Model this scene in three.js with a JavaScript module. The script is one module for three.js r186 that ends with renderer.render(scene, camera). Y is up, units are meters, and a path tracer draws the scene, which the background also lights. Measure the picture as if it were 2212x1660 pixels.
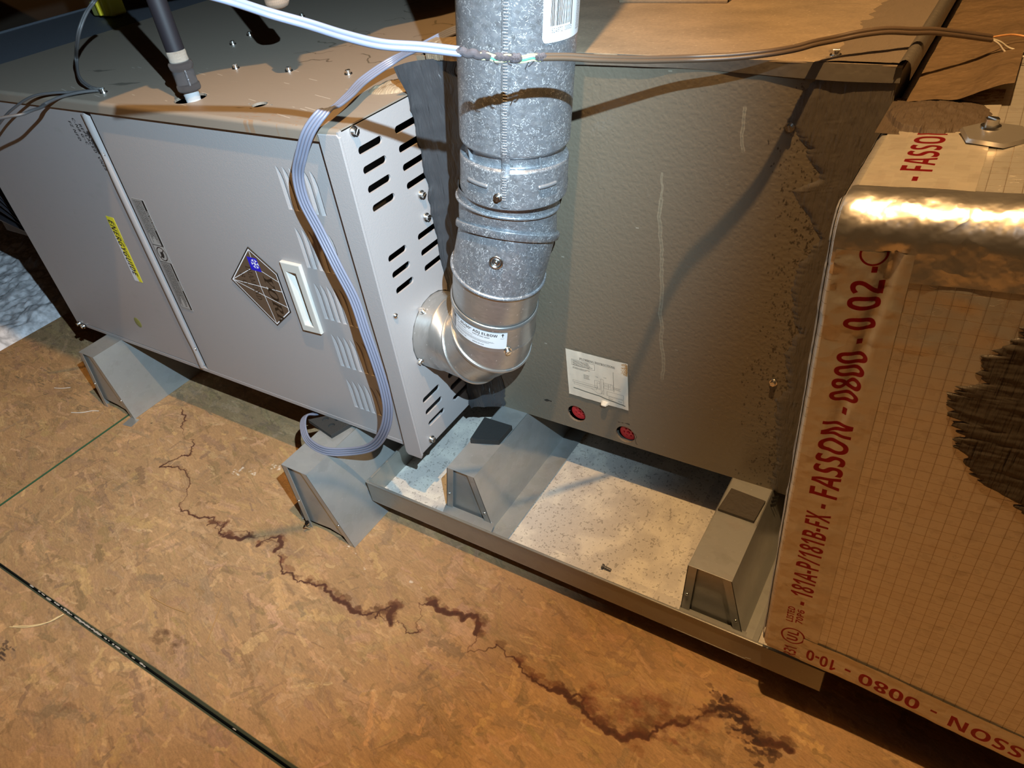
import * as THREE from 'three';
import { RoundedBoxGeometry } from 'three/addons/geometries/RoundedBoxGeometry.js';
import { mergeGeometries } from 'three/addons/utils/BufferGeometryUtils.js';
import { RectAreaLightUniformsLib } from 'three/addons/lights/RectAreaLightUniformsLib.js';

// ------------------------------------------------------------------ camera, lights, exposure
const scene = new THREE.Scene();
scene.background = new THREE.Color(0x000000);
const camera = new THREE.PerspectiveCamera(55.163, 2212 / 1660, 0.02, 60);
camera.position.set(0.68456, 1.00385, 0.6426);
camera.quaternion.setFromRotationMatrix(new THREE.Matrix4().makeBasis(
  new THREE.Vector3(0.84564, -0.11306, -0.52164), new THREE.Vector3(-0.24888, 0.78104, -0.57274), new THREE.Vector3(0.47217, 0.61416, 0.63234)));
const renderer = new THREE.WebGLRenderer();
renderer.toneMapping = THREE.LinearToneMapping;
renderer.toneMappingExposure = 1.0;
renderer.shadowMap.enabled = true;
RectAreaLightUniformsLib.init();
const BULB = [0.56, 2.2, 0.28], BULB_COLOR = [1, 0.60, 0.25], BULB_CD = 11;
const TORCH = [0.79, 1.24, 0.555], TORCH_AIM = [-0.55, 0.46, -0.08], TORCH_COLOR = [0.60, 0.83, 1.0], TORCH_CD = 14, TORCH_ANGLE = 38;

// ------------------------------------------------------------------ helpers
let seed = 7;
const rnd = () => { seed = (seed + 0x6d2b79f5) | 0; let t = Math.imul(seed ^ (seed >>> 15), 1 | seed); t = (t + Math.imul(t ^ (t >>> 7), 61 | t)) ^ t; return ((t ^ (t >>> 14)) >>> 0) / 4294967296; };
const rr = (a, b) => a + (b - a) * rnd();
const V = (x, y, z) => new THREE.Vector3(x, y, z);
const hash = (x, y, s = 0) => { let h = Math.imul(x, 374761393) + Math.imul(y, 668265263) + Math.imul(s, 974634777); h = Math.imul(h ^ (h >>> 13), 1274126177); return ((h ^ (h >>> 16)) >>> 0) / 4294967296; };
const sm = (t) => t * t * (3 - 2 * t);
function vn(x, y, s = 0) { const i = Math.floor(x), j = Math.floor(y), u = sm(x - i), v = sm(y - j); const a = hash(i, j, s), b = hash(i + 1, j, s), c = hash(i, j + 1, s), d = hash(i + 1, j + 1, s); return a + (b - a) * u + (c - a) * v + (a - b - c + d) * u * v; }
const fbm = (x, y, o = 4, s = 0) => { let v = 0, a = 0.5, n = 0; for (let k = 0; k < o; k++) { v += a * vn(x, y, s + k); n += a; a *= 0.5; x = x * 2.03 + 17; y = y * 2.03 + 5; } return v / n; };
const clamp = (x, a = 0, b = 1) => Math.min(b, Math.max(a, x));

const used = new Map();
const numbered = (n) => { const k = used.get(n) ?? 0; used.set(n, k + 1); return k ? `${n}_${String(k).padStart(3, '0')}` : n; };
function thing(name, label, category, at, group) {
  const o = new THREE.Group(); o.name = numbered(name); o.position.set(...at); scene.add(o);
  o.userData = { label, category }; if (group) o.userData.group = group; return o;
}
const offset = (g) => { let x = V(0, 0, 0); for (let o = g; o && o !== scene; o = o.parent) x.add(o.position); return x; };
function mk(name, geo, mat, parent, label) {                    // geometry given in the room's coordinates
  const g = Array.isArray(geo) ? merge(geo) : geo;
  if (parent) { const p = offset(parent); g.translate(-p.x, -p.y, -p.z); }
  const m = new THREE.Mesh(g, mat); m.name = parent ? name : numbered(name); m.castShadow = m.receiveShadow = true;
  if (label) m.userData.label = label;
  (parent ?? scene).add(m); return m;
}
function single(name, label, category, geo, mat, group) {
  const g = Array.isArray(geo) ? merge(geo) : geo; g.computeBoundingBox(); const b = g.boundingBox, c = V((b.min.x + b.max.x) / 2, b.min.y, (b.min.z + b.max.z) / 2);
  g.translate(-c.x, -c.y, -c.z); const m = new THREE.Mesh(g, mat); m.name = numbered(name); m.position.copy(c); m.castShadow = m.receiveShadow = true;
  m.userData = { label, category }; if (group) m.userData.group = group; scene.add(m); return m;
}
const struct = (o) => { o.userData.kind = 'structure'; return o; };
const merge = (list) => mergeGeometries(list.map((g) => { const n = g.index ? g.toNonIndexed() : g; for (const k of Object.keys(n.attributes)) if (!['position', 'normal', 'uv'].includes(k)) n.deleteAttribute(k); return n; }));
function boxUV(g) {                                             // uv in metres by the way a face points
  const n = g.index ? g.toNonIndexed() : g; if (!n.attributes.normal) n.computeVertexNormals();
  const p = n.attributes.position, uv = new Float32Array(p.count * 2), a = V(), b = V(), c = V();
  for (let i = 0; i < p.count; i += 3) {
    a.fromBufferAttribute(p, i); b.fromBufferAttribute(p, i + 1); c.fromBufferAttribute(p, i + 2);
    const f = b.clone().sub(a).cross(c.clone().sub(a)), x = Math.abs(f.x), y = Math.abs(f.y), z = Math.abs(f.z);
    [a, b, c].forEach((q, k) => { const [u, v] = x >= y && x >= z ? [q.z, q.y] : y >= z ? [q.x, q.z] : [q.x, q.y]; uv[(i + k) * 2] = u; uv[(i + k) * 2 + 1] = v; });
  }
  n.setAttribute('uv', new THREE.BufferAttribute(uv, 2)); return n;
}
function rectUV(g, ax, ay, x0, y0, w, h) {                      // uv 0..1 over a rectangle of two axes
  const p = g.attributes.position, uv = new Float32Array(p.count * 2), get = { x: 'getX', y: 'getY', z: 'getZ' };
  for (let i = 0; i < p.count; i++) { uv[i * 2] = (p[get[ax]](i) - x0) / w; uv[i * 2 + 1] = (p[get[ay]](i) - y0) / h; }
  g.setAttribute('uv', new THREE.BufferAttribute(uv, 2)); return g;
}
const box = (x0, x1, y0, y1, z0, z1, r = 0.0008) => {
  const w = x1 - x0, h = y1 - y0, d = z1 - z0, q = Math.min(r, w / 2.01, h / 2.01, d / 2.01);
  return boxUV(new RoundedBoxGeometry(w, h, d, 2, q).translate((x0 + x1) / 2, (y0 + y1) / 2, (z0 + z1) / 2));
};
function prism(pts, depth, bevel = 0, holes = []) {              // outline in x,y, thickness along +z
  const s = new THREE.Shape(pts.map(([x, y]) => new THREE.Vector2(x, y)));
  for (const h of holes) s.holes.push(h instanceof THREE.Path ? h : new THREE.Path(h.map(([x, y]) => new THREE.Vector2(x, y))));
  return new THREE.ExtrudeGeometry(s, { depth, bevelEnabled: bevel > 0, bevelSize: bevel, bevelThickness: bevel, bevelSegments: 2, curveSegments: 10 });
}
const turnZY = (g) => g.applyMatrix4(new THREE.Matrix4().set(0, 0, 1, 0, 0, 1, 0, 0, -1, 0, 0, 0, 0, 0, 0, 1)); // outline (a,b) -> z = -a, y = b, thickness -> +x
const turnXZ = (g) => g.applyMatrix4(new THREE.Matrix4().set(1, 0, 0, 0, 0, 0, 1, 0, 0, -1, 0, 0, 0, 0, 0, 1)); // outline (a,b) -> x = a, z = -b, thickness -> +y
const slot = (x0, x1, y, h) => { const p = new THREE.Path(), r = h / 2; p.moveTo(x0 + r, y - r); p.lineTo(x1 - r, y - r); p.absarc(x1 - r, y, r, -Math.PI / 2, Math.PI / 2, false); p.lineTo(x0 + r, y + r); p.absarc(x0 + r, y, r, Math.PI / 2, Math.PI * 1.5, false); return p; };
const circle = (x, y, r) => { const p = new THREE.Path(); p.absarc(x, y, r, 0, Math.PI * 2, true); return p; };
const curve = (pts) => new THREE.CatmullRomCurve3(pts.map((p) => V(...p)), false, 'centripetal');
function tube(pts, r, n = 120, k = 10) { const c = pts.getPoint ? pts : curve(pts); const g = new THREE.TubeGeometry(c, n, r, k, false); return capTube(g, c, r, k); }
function capTube(g, c, r, k) { const a = [c.getPoint(0), c.getPoint(1)].map((p) => new THREE.SphereGeometry(r, k, 6).translate(p.x, p.y, p.z)); return merge([g, ...a]); }
function grid(nu, nv, f) {                                      // f(u, v) -> [x, y, z, s, t]
  const p = [], uv = [], ix = [];
  for (let j = 0; j <= nv; j++) for (let i = 0; i <= nu; i++) { const [x, y, z, s, t] = f(i / nu, j / nv); p.push(x, y, z); uv.push(s ?? i / nu, t ?? j / nv); }
  for (let j = 0; j < nv; j++) for (let i = 0; i < nu; i++) { const a = j * (nu + 1) + i, b = a + 1, c = a + nu + 1, d = c + 1; ix.push(a, b, d, a, d, c); }
  const g = new THREE.BufferGeometry(); g.setAttribute('position', new THREE.Float32BufferAttribute(p, 3)); g.setAttribute('uv', new THREE.Float32BufferAttribute(uv, 2)); g.setIndex(ix); g.computeVertexNormals(); return g;
}
// rings: centre c, tilt th from +y towards +x, tilt ph towards +z (degrees), radius r
function ring([x, y, z, th, ph, r]) {
  const t = THREE.MathUtils.degToRad(th), f = THREE.MathUtils.degToRad(ph), N = V(Math.sin(t) * Math.cos(f), Math.cos(t) * Math.cos(f), Math.sin(f));
  const a = N.clone().cross(V(0, 0, 1)).normalize(), b = N.clone().cross(a);
  return { c: V(x, y, z), N, r, at: (al, q = 0) => V(x, y, z).addScaledVector(b, -(r + q) * Math.cos(al)).addScaledVector(a, (r + q) * Math.sin(al)), out: (al) => V(0, 0, 0).addScaledVector(b, -Math.cos(al)).addScaledVector(a, Math.sin(al)) };
}
function loft(list, seg = 96) {
  const R = list.map(ring); let len = 0; const L = R.map((q, i) => (len += i ? q.c.distanceTo(R[i - 1].c) + Math.abs(q.r - R[i - 1].r) : 0));
  return grid(seg, R.length - 1, (u, v) => { const k = Math.round(v * (R.length - 1)), p = R[k].at(u * Math.PI * 2 + Math.PI); return [p.x, p.y, p.z, u * 0.42, L[k]]; });
}
function bead(list, r) { const q = ring(list), pts = []; for (let i = 0; i < 80; i++) pts.push(q.at(i / 80 * Math.PI * 2)); const g = new THREE.TubeGeometry(new THREE.CatmullRomCurve3(pts, true), 120, r, 10, true); const uv = g.attributes.uv; for (let i = 0; i < uv.count; i++) uv.setXY(i, uv.getX(i) * 0.42, uv.getY(i) * 0.02); return g; }
function patch(A, B, f0, f1, a0, a1, q) { const ra = ring(A), rb = ring(B), D = Math.PI / 180; return grid(40, 8, (u, v) => { const al = (a0 + (a1 - a0) * u) * D, f = f0 + (f1 - f0) * v, p = ra.at(al, q).lerp(rb.at(al, q), f); return [p.x, p.y, p.z]; }); }

// ------------------------------------------------------------------ textures
function canvas(w, h, draw) { const c = document.createElement('canvas'); c.width = w; c.height = h; const x = c.getContext('2d'); draw(x, w, h); return c; }
function tex(c, { srgb = true, rep } = {}) { const t = new THREE.CanvasTexture(c); if (srgb) t.colorSpace = THREE.SRGBColorSpace; if (rep) { t.wrapS = t.wrapT = THREE.RepeatWrapping; t.repeat.set(1 / rep[0], 1 / (rep[1] ?? rep[0])); } t.magFilter = THREE.LinearFilter; return t; }
function data(w, h, f, o = {}) {                                // f(x, y) -> grey or [r, g, b] in 0..255
  const d = new Uint8Array(w * h * 4);
  for (let y = 0; y < h; y++) for (let x = 0; x < w; x++) { const v = f(x, y), k = (y * w + x) * 4; if (v.length) { d[k] = v[0]; d[k + 1] = v[1]; d[k + 2] = v[2]; } else d[k] = d[k + 1] = d[k + 2] = v; d[k + 3] = 255; }
  const t = new THREE.DataTexture(d, w, h); t.magFilter = THREE.LinearFilter; t.minFilter = THREE.LinearFilter; if (o.srgb) t.colorSpace = THREE.SRGBColorSpace; t.wrapS = t.wrapT = THREE.RepeatWrapping; if (o.rep) t.repeat.set(1 / o.rep, 1 / o.rep); t.needsUpdate = true; return t;
}
const tile = (x, y, n, f, o, s) => {                            // tileable fbm on an n x n texture, f cells across
  let v = 0, a = 0.5, q = 0; for (let k = 0; k < o; k++) { const F = f << k, X = x / n * F, Y = y / n * F, i = Math.floor(X), j = Math.floor(Y), u = sm(X - i), w = sm(Y - j), H = (p, r) => hash(((p % F) + F) % F, ((r % F) + F) % F, s + k); v += a * (H(i, j) * (1 - u) * (1 - w) + H(i + 1, j) * u * (1 - w) + H(i, j + 1) * (1 - u) * w + H(i + 1, j + 1) * u * w); q += a; a *= 0.5; } return v / q;
};
const rgb = (r, g, b, a = 1) => `rgba(${r | 0},${g | 0},${b | 0},${a})`;
function jag(pts, amp, n = 3) { let p = pts; for (let k = 0; k < n; k++) { const q = [p[0]]; for (let i = 1; i < p.length; i++) { const [a, b] = p[i - 1], [c, d] = p[i], l = Math.hypot(c - a, d - b); q.push([(a + c) / 2 + rr(-1, 1) * amp * l, (b + d) / 2 + rr(-1, 1) * amp * l], p[i]); } p = q; } return p; }
function poly(x, pts) { x.beginPath(); pts.forEach(([a, b], i) => (i ? x.lineTo(a, b) : x.moveTo(a, b))); }

// strand board, drawn flake by flake; X and Y map metres to pixels
function osb(W, H, x0, z0, s, marks) {
  const paint = (x, w, h, grey) => {
    x.fillStyle = grey ? rgb(128, 128, 128) : rgb(168, 134, 95); x.fillRect(0, 0, w, h);
    const mm = s / 1000, n = Math.round(w * h / (mm * mm) / 210);
    for (let i = 0; i < n; i++) {
      const big = rnd(), L = (big < 0.12 ? rr(40, 95) : rr(8, 42)) * mm, B = (big < 0.12 ? rr(7, 18) : rr(1.5, 8)) * mm, a = (rnd() < 0.7 ? rr(-0.45, 0.45) : rr(-1.6, 1.6)) + 0.2, c = rr(0.76, 1.2);
      x.save(); x.translate(rr(0, w), rr(0, h)); x.rotate(a);
      x.fillStyle = grey ? rgb(128 * c, 128 * c, 128 * c, 0.5) : rgb(170 * c, (138 + rr(-5, 5)) * c, (100 + rr(-9, 9)) * c, rr(0.3, 0.75));
      const e = [], m = Math.max(4, Math.round(L / mm / 4)), q = 0.32; for (let k = 0; k <= m; k++) e.push([-L / 2 + L * k / m, -B / 2 + rr(-q, q) * B]); for (let k = m; k >= 0; k--) e.push([-L / 2 + L * k / m + rr(-1, 1) * mm, B / 2 + rr(-q, q) * B]);
      poly(x, e); x.fill();
      if (rnd() < 0.3) { x.strokeStyle = grey ? rgb(50, 50, 50, 0.4) : rgb(92, 60, 32, rr(0.15, 0.5)); x.lineWidth = rr(0.3, 0.8) * mm; poly(x, e.slice(m + 1)); x.stroke(); }
      const f = 1 + Math.floor(B / mm / 1.6); for (let k = 0; k < f; k++) { x.strokeStyle = grey ? rgb(rnd() < 0.5 ? 90 : 160, 120, 120, 0.3) : rnd() < 0.5 ? rgb(196, 168, 128, 0.3) : rgb(120, 88, 55, 0.28); x.lineWidth = rr(0.25, 0.7) * mm; const y = rr(-0.45, 0.45) * B; poly(x, [[-L * rr(0.1, 0.5), y], [0, y + rr(-0.6, 0.6) * mm], [L * rr(0.1, 0.5), y + rr(-1, 1) * mm]]); x.stroke(); }
      x.restore();
    }
    for (let i = 0; i < n / 60; i++) { const px = rr(0, w), py = rr(0, h), l = rr(3, 14) * mm; x.strokeStyle = grey ? rgb(60, 60, 60, 0.5) : rgb(84, 55, 32, rr(0.3, 0.65)); x.lineWidth = rr(0.4, 1.1) * mm; poly(x, jag([[px, py], [px + l, py + rr(-0.6, 0.6) * l]], 0.35, 3)); x.stroke(); }
    for (let i = 0; i < n / 90; i++) { const px = rr(0, w), py = rr(0, h), l = rr(5, 26) * mm; for (let k = 0; k < 7; k++) { x.strokeStyle = grey ? rgb(200, 200, 200, 0.4) : rgb(206, 178, 134, rr(0.2, 0.55)); x.lineWidth = rr(0.3, 1.2) * mm; const q = rr(-3, 3) * mm; poly(x, jag([[px + rr(-4, 4) * mm, py + q], [px + l * rr(0.4, 1), py + q - l * 0.3]], 0.14, 2)); x.stroke(); } }
    for (let i = 0; i < n / 420; i++) { const px = rr(0, w), py = rr(0, h), l = rr(18, 70) * mm, a = rr(-0.7, 0.4); for (let k = 0; k < 26; k++) { const u = rr(-0.5, 0.5) * l, v = rr(-5, 5) * mm, q = rr(3, 16) * mm; x.strokeStyle = grey ? rgb(180, 180, 180, 0.3) : rgb(206 + rr(-14, 8), 176 + rr(-14, 8), 132 + rr(-14, 8), rr(0.2, 0.6)); x.lineWidth = rr(0.6, 2.6) * mm; poly(x, jag([[px + u * Math.cos(a) - v * Math.sin(a), py + u * Math.sin(a) + v * Math.cos(a)], [px + (u + q) * Math.cos(a) - v * Math.sin(a), py + (u + q) * Math.sin(a) + v * Math.cos(a)]], 0.16, 2)); x.stroke(); } }
    for (let i = 0; i < n / 900; i++) { const px = rr(0, w), py = rr(0, h), q = rr(3, 11) * mm; x.fillStyle = grey ? rgb(100, 100, 100, 0.4) : rgb(88, 58, 36, rr(0.2, 0.5)); poly(x, jag([[px - q, py], [px, py - q * 0.4], [px + q, py], [px, py + q * 0.5], [px - q, py]], 0.35, 4)); x.fill(); }
    for (let i = 0; i < n / 1500; i++) { x.fillStyle = grey ? rgb(60, 60, 60, 0.6) : rgb(44, 30, 22, 0.8); x.beginPath(); x.ellipse(rr(0, w), rr(0, h), rr(0.8, 2.6) * mm, rr(0.7, 1.6) * mm, rr(0, 3), 0, 7); x.fill(); }
  };
  const mottle = (x, w, h) => { const im = x.getImageData(0, 0, w, h), d = im.data, f = 1000 / s; for (let j = 0; j < h; j++) for (let i = 0; i < w; i++) { const X = i * f, Y = j * f, g = 0.95 + 0.16 * (fbm(X / 90, Y / 90, 3, 1) - 0.4) + 0.12 * (vn((X + Y * 0.3) / 6, (Y - X * 0.3) / 1.2, 9) - 0.5) + 0.08 * (hash(i, j, 3) - 0.5), k = (j * w + i) * 4; d[k] *= g; d[k + 1] *= g; d[k + 2] *= g * 0.995; } x.putImageData(im, 0, 0); };
  const keep = seed, color = canvas(W, H, (x, w, h) => { paint(x, w, h, false); mottle(x, w, h); marks?.(x, (m) => (m - x0) * s, (m) => (m - z0) * s, s); }), after = seed;
  const bump = canvas(W >> 1, H >> 1, (x) => { x.scale(0.5, 0.5); seed = keep; paint(x, W, H, true); seed = after; });
  return { map: tex(color), bump: tex(bump, { srgb: false }) };
}
function blot(x, a, b, q, c) { x.fillStyle = c; const p = []; for (let k = 0; k < 9; k++) { const t = k / 9 * 6.283, r = q * rr(0.45, 1.15); p.push([a + r * Math.cos(t) * 1.3, b + r * Math.sin(t) * 0.8]); } p.push(p[0]); poly(x, jag(p, 0.28, 3)); x.fill(); }
function stainLine(x, X, Y, s, pts, w, side = 1) {
  const mm = s / 1000, j = jag(pts.map(([a, b]) => [X(a), Y(b)]), 0.26, 5); x.lineJoin = x.lineCap = 'round';
  for (let i = 1; i < j.length; i++) { const t = Math.pow(clamp(fbm(i * 0.045, w, 3, 9) * 2.2 - 0.55), 1.4), [a, b] = j[i]; x.strokeStyle = rgb(78, 44, 27, 0.62); x.lineWidth = (1.1 + 1.25 * t * w) * mm * 0.5; poly(x, [j[i - 1], j[i]]); x.stroke(); x.strokeStyle = rgb(56, 30, 19, 0.6); x.lineWidth = (0.8 + 0.5 * t * w) * mm * 0.5; poly(x, [j[i - 1], j[i]]); x.stroke();
    if (t > 0.16 && i % 2 === 0) blot(x, a + rr(-1, 1) * w * mm * 0.5, b - side * rr(0, 1.2) * w * mm * 0.6, rr(0.8, 0.75 * w) * mm, rgb(68 + rr(0, 24), 38 + rr(0, 14), 24, rr(0.14, 0.42))); }
}
const STAIN = [[-0.757, -0.006], [-0.70, 0.04], [-0.619, 0.068], [-0.60, 0.10], [-0.63, 0.151], [-0.549, 0.142], [-0.50, 0.20], [-0.43, 0.209], [-0.349, 0.22], [-0.30, 0.195], [-0.218, 0.203], [-0.18, 0.229], [-0.128, 0.224], [-0.063, 0.223], [0.0, 0.227], [0.057, 0.216], [0.108, 0.208], [0.075, 0.165], [0.098, 0.151], [0.174, 0.141], [0.19, 0.17], [0.198, 0.202], [0.276, 0.179], [0.31, 0.195], [0.346, 0.191], [0.406, 0.205], [0.467, 0.202], [0.509, 0.157], [0.562, 0.106], [0.607, 0.126], [0.66, 0.12]];
const SA = osb(1024, 2000, -1.47, -0.75, 1640, (x, X, Y, s) => { x.fillStyle = rgb(60, 62, 50, 0.28); for (let i = 0; i < 60; i++) x.fillRect(X(-1.40 + rr(0, 0.42)), Y(0.03 + rr(0, 0.08)), rr(0.003, 0.03) * s, rr(0.001, 0.004) * s); x.strokeStyle = rgb(34, 74, 44, 0.95); x.lineWidth = 0.004 * s; poly(x, [[X(-0.857), 0], [X(-0.857), 2000]]); x.stroke(); });
const SB = osb(2048, 1250, -0.855, -0.75, 1020, (x, X, Y, s) => {
  x.fillStyle = rgb(112, 78, 46, 0.13); poly(x, jag(STAIN.map(([a, b]) => [X(a), Y(b)]), 0.26, 3).concat([[X(0.66), Y(-0.3)], [X(-0.75), Y(-0.3)]])); x.fill();
  stainLine(x, X, Y, s, STAIN.slice(0, 10), 5); stainLine(x, X, Y, s, STAIN.slice(8, 20), 14); stainLine(x, X, Y, s, STAIN.slice(19, 26), 14); stainLine(x, X, Y, s, STAIN.slice(24), 16);
  stainLine(x, X, Y, s, [[-0.40, 0.215], [-0.37, 0.19], [-0.35, 0.215]], 9); stainLine(x, X, Y, s, [[-0.27, 0.205], [-0.25, 0.17], [-0.23, 0.2]], 11); stainLine(x, X, Y, s, [[0.03, 0.222], [0.045, 0.19], [0.06, 0.22]], 18);
  for (let i = 0; i < 260; i++) { const t = rnd(), c = rnd() < 0.5; blot(x, X((c ? 0.43 : 0.50) + rr(-0.05, 0.06)), Y((c ? 0.185 : 0.16) + rr(-0.03, 0.03)), rr(2, 11), rgb(96 + rr(-24, 20), 54 + rr(-14, 8), 30, rr(0.05, 0.2))); }
  for (let i = 0; i < 90; i++) { const t = rnd(); blot(x, X(0.545 + 0.09 * t + rr(-0.014, 0.014)), Y(0.095 + 0.05 * t + rr(-0.016, 0.016)), rr(2, 8), rgb(52, 30, 22, rr(0.25, 0.75))); }
  for (let i = 0; i < 40; i++) blot(x, X(0.55 + rr(-0.03, 0.06)), Y(0.115 + rr(-0.03, 0.03)), rr(3, 9), rgb(176, 140, 98, rr(0.3, 0.7)));
  for (let i = 0; i < 24; i++) blot(x, X(-0.255 + rr(-0.03, 0.03)), Y(0.415 + rr(-0.012, 0.012)), rr(3, 9), rgb(70, 44, 28, 0.22));
  for (const [a, b, k] of [[-0.462, 0.087, 12], [-0.43, 0.07, 9], [-0.394, 0.04, 14], [-0.45, 0.075, 6], [-0.1, 0.13, 3], [-0.05, 0.15, 3], [0.05, 0.14, 2]]) for (let i = 0; i < k; i++) blot(x, X(a + rr(-0.014, 0.014)), Y(b + rr(-0.007, 0.007)), rr(0.8, 3.4), rgb(216, 210, 200, rr(0.4, 0.8)));
  x.strokeStyle = rgb(34, 62, 40, 0.9); x.lineWidth = 4; poly(x, [[0, 0], [0, 1250]]); x.stroke(); x.strokeStyle = rgb(30, 44, 32, 0.85); x.lineWidth = 5; poly(x, jag([[0, Y(0.4645)], [2048, Y(0.4645)]], 0.004, 4)); x.stroke();
});
const SC = osb(2048, 460, -1.3, 0.467, 820, (x, X, Y, s) => { x.strokeStyle = rgb(30, 44, 32, 0.85); x.lineWidth = 4; poly(x, [[0, 0], [2048, 0]]); x.stroke(); for (let i = 0; i < 40; i++) { x.fillStyle = rgb(56, 44, 36, 0.6); x.fillRect(X(-0.52 + rr(0, 0.03)), Y(0.55 + rr(0, 0.03)), rr(2, 12), rr(1, 3)); } });

const galvanised = (() => {                                      // zinc sheet with white oxide flecks
  const n = 1024, k = n / 0.15;
  const c = canvas(n, n, (x) => {
    x.fillStyle = rgb(134, 137, 142); x.fillRect(0, 0, n, n);
    for (let i = 0; i < 900; i++) { const a = rr(0, n), b = rr(0, n), q = rr(8, 34), g = rr(98, 176); x.fillStyle = rgb(g, g, g + 2, 0.34); for (const [dx, dy] of [[0, 0], [n, 0], [-n, 0], [0, n], [0, -n]]) { poly(x, [[a + dx - q, b + dy], [a + dx - q * 0.2, b + dy - q * 0.8], [a + dx + q, b + dy - q * 0.2], [a + dx + q * 0.4, b + dy + q * 0.7]]); x.fill(); } }
    for (let i = 0; i < 3300; i++) { const a = rr(0, n), b = rr(0, n), l = rr(3, 15), t = rr(0, 6.3), q = 0.35 + 0.65 * (fbm(a / 90, b / 90, 2, 3) > 0.45); x.strokeStyle = rgb(240, 243, 246, rr(0.35, 0.95) * q); x.lineWidth = rr(1.8, 5); x.beginPath(); x.moveTo(a, b); x.quadraticCurveTo(a + l * Math.cos(t + 0.6), b + l * Math.sin(t + 0.6), a + l * 1.6 * Math.cos(t), b + l * 1.6 * Math.sin(t)); x.stroke(); }
  });
  const r = data(512, 512, (x, y) => 70 + 110 * tile(x, y, 512, 24, 3, 21));
  r.repeat.set(1 / 0.15, 1 / 0.15);
  return { map: tex(c, { rep: [0.15] }), rough: r };
})();
const cleanZinc = tex(canvas(512, 512, (x, n) => { x.fillStyle = rgb(176, 174, 170); x.fillRect(0, 0, n, n); for (let i = 0; i < 700; i++) { const g = rr(150, 200); x.fillStyle = rgb(g, g, g - 2, 0.25); const a = rr(0, n), b = rr(0, n), q = rr(4, 26); poly(x, [[a - q, b], [a, b - q * 0.5], [a + q, b], [a, b + q * 0.4]]); x.fill(); } for (let i = 0; i < 120; i++) { x.fillStyle = rgb(235, 236, 238, rr(0.3, 0.8)); x.beginPath(); x.arc(rr(0, n), rr(0, n), rr(0.8, 3.4), 0, 7); x.fill(); } }), { rep: [0.2] });
const sheet = tex(canvas(1024, 1024, (x, n) => { x.fillStyle = rgb(168, 170, 170); x.fillRect(0, 0, n, n); for (let i = 0; i < 500; i++) { const g = rr(135, 190), a = rr(0, n), b = rr(0, n), q = rr(10, 70); x.fillStyle = rgb(g, g - 1, g - 4, 0.13); poly(x, jag([[a - q, b], [a, b - q * 0.6], [a + q, b], [a, b + q * 0.6], [a - q, b]], 0.3, 2)); x.fill(); } for (let i = 0; i < 240; i++) { x.fillStyle = rgb(222, 224, 224, rr(0.2, 0.7)); x.fillRect(rr(0, n), rr(0, n), rr(1, 4), rr(1, 4)); } for (let i = 0; i < 90; i++) { x.strokeStyle = rgb(216, 216, 212, rr(0.1, 0.4)); x.lineWidth = 1; const a = rr(0, n), b = rr(0, n); poly(x, [[a, b], [a + rr(-30, 30), b + rr(-30, 30)]]); x.stroke(); } }), { rep: [0.3] });
const panMap = tex(canvas(1024, 1024, (x, n) => {
  const im = x.createImageData(n, n); for (let j = 0; j < n; j++) for (let i = 0; i < n; i++) { const a = fbm(i / 90, j / 90, 5, 31), b = fbm(i / 9, j / 9, 3, 37), w = clamp((a - 0.46) * 5), sp = b > 0.69 ? 40 : 0, g = 190 + 20 * w - sp + 14 * (b - 0.5), k = (j * n + i) * 4; im.data[k] = g + 6; im.data[k + 1] = g + 2; im.data[k + 2] = g - 8 + 4 * (1 - w); im.data[k + 3] = 255; } x.putImageData(im, 0, 0);
  for (let i = 0; i < 500; i++) { x.fillStyle = rgb(70, 62, 50, rr(0.3, 0.8)); x.fillRect(rr(0, n), rr(0, n), rr(1, 4), rr(1, 3)); }
}), { rep: [0.42] });
const fine = data(512, 512, (x, y) => 255 * tile(x, y, 512, 90, 2, 51), { rep: 0.12 });
const hammer = data(512, 512, (x, y) => 255 * sm(clamp(tile(x, y, 512, 34, 2, 61) * 1.5 - 0.25)), { rep: 0.16 });
const wrinkle = data(1024, 1024, (x, y) => { const a = tile(x, y, 1024, 7, 4, 71); return 255 * clamp(1 - Math.abs(a - 0.5) * 5) * 0.7 + 70 * tile(x, y, 1024, 60, 2, 75); }, { rep: 0.3 });
const brush = data(512, 512, (x, y) => 255 * tile(x * 5 % 512, y, 512, 9, 4, 81), { rep: 0.12 });
const dust = tex(canvas(1024, 1024, (x, n) => { const im = x.createImageData(n, n); for (let j = 0; j < n; j++) for (let i = 0; i < n; i++) { const a = fbm(i / 120, j / 60, 5, 41), b = fbm(i / 5, j / 5, 2, 43), g = 0.86 + 0.22 * (a - 0.5) + 0.1 * (b - 0.5), k = (j * n + i) * 4; im.data[k] = 160 * g; im.data[k + 1] = 141 * g; im.data[k + 2] = 116 * g; im.data[k + 3] = 255; } x.putImageData(im, 0, 0); for (let i = 0; i < 700; i++) { x.fillStyle = rgb(206, 196, 176, rr(0.3, 0.7)); x.fillRect(rr(0, n), rr(0, n), rr(1, 4), rr(1, 3)); } for (let i = 0; i < 40; i++) { x.strokeStyle = rgb(96, 84, 68, rr(0.2, 0.5)); x.lineWidth = rr(1, 3); const a = rr(0, n), b = rr(0, n); poly(x, jag([[a, b], [a + rr(20, 110), b + rr(-8, 8)]], 0.15, 3)); x.stroke(); } }), { rep: [0.55] });

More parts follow.
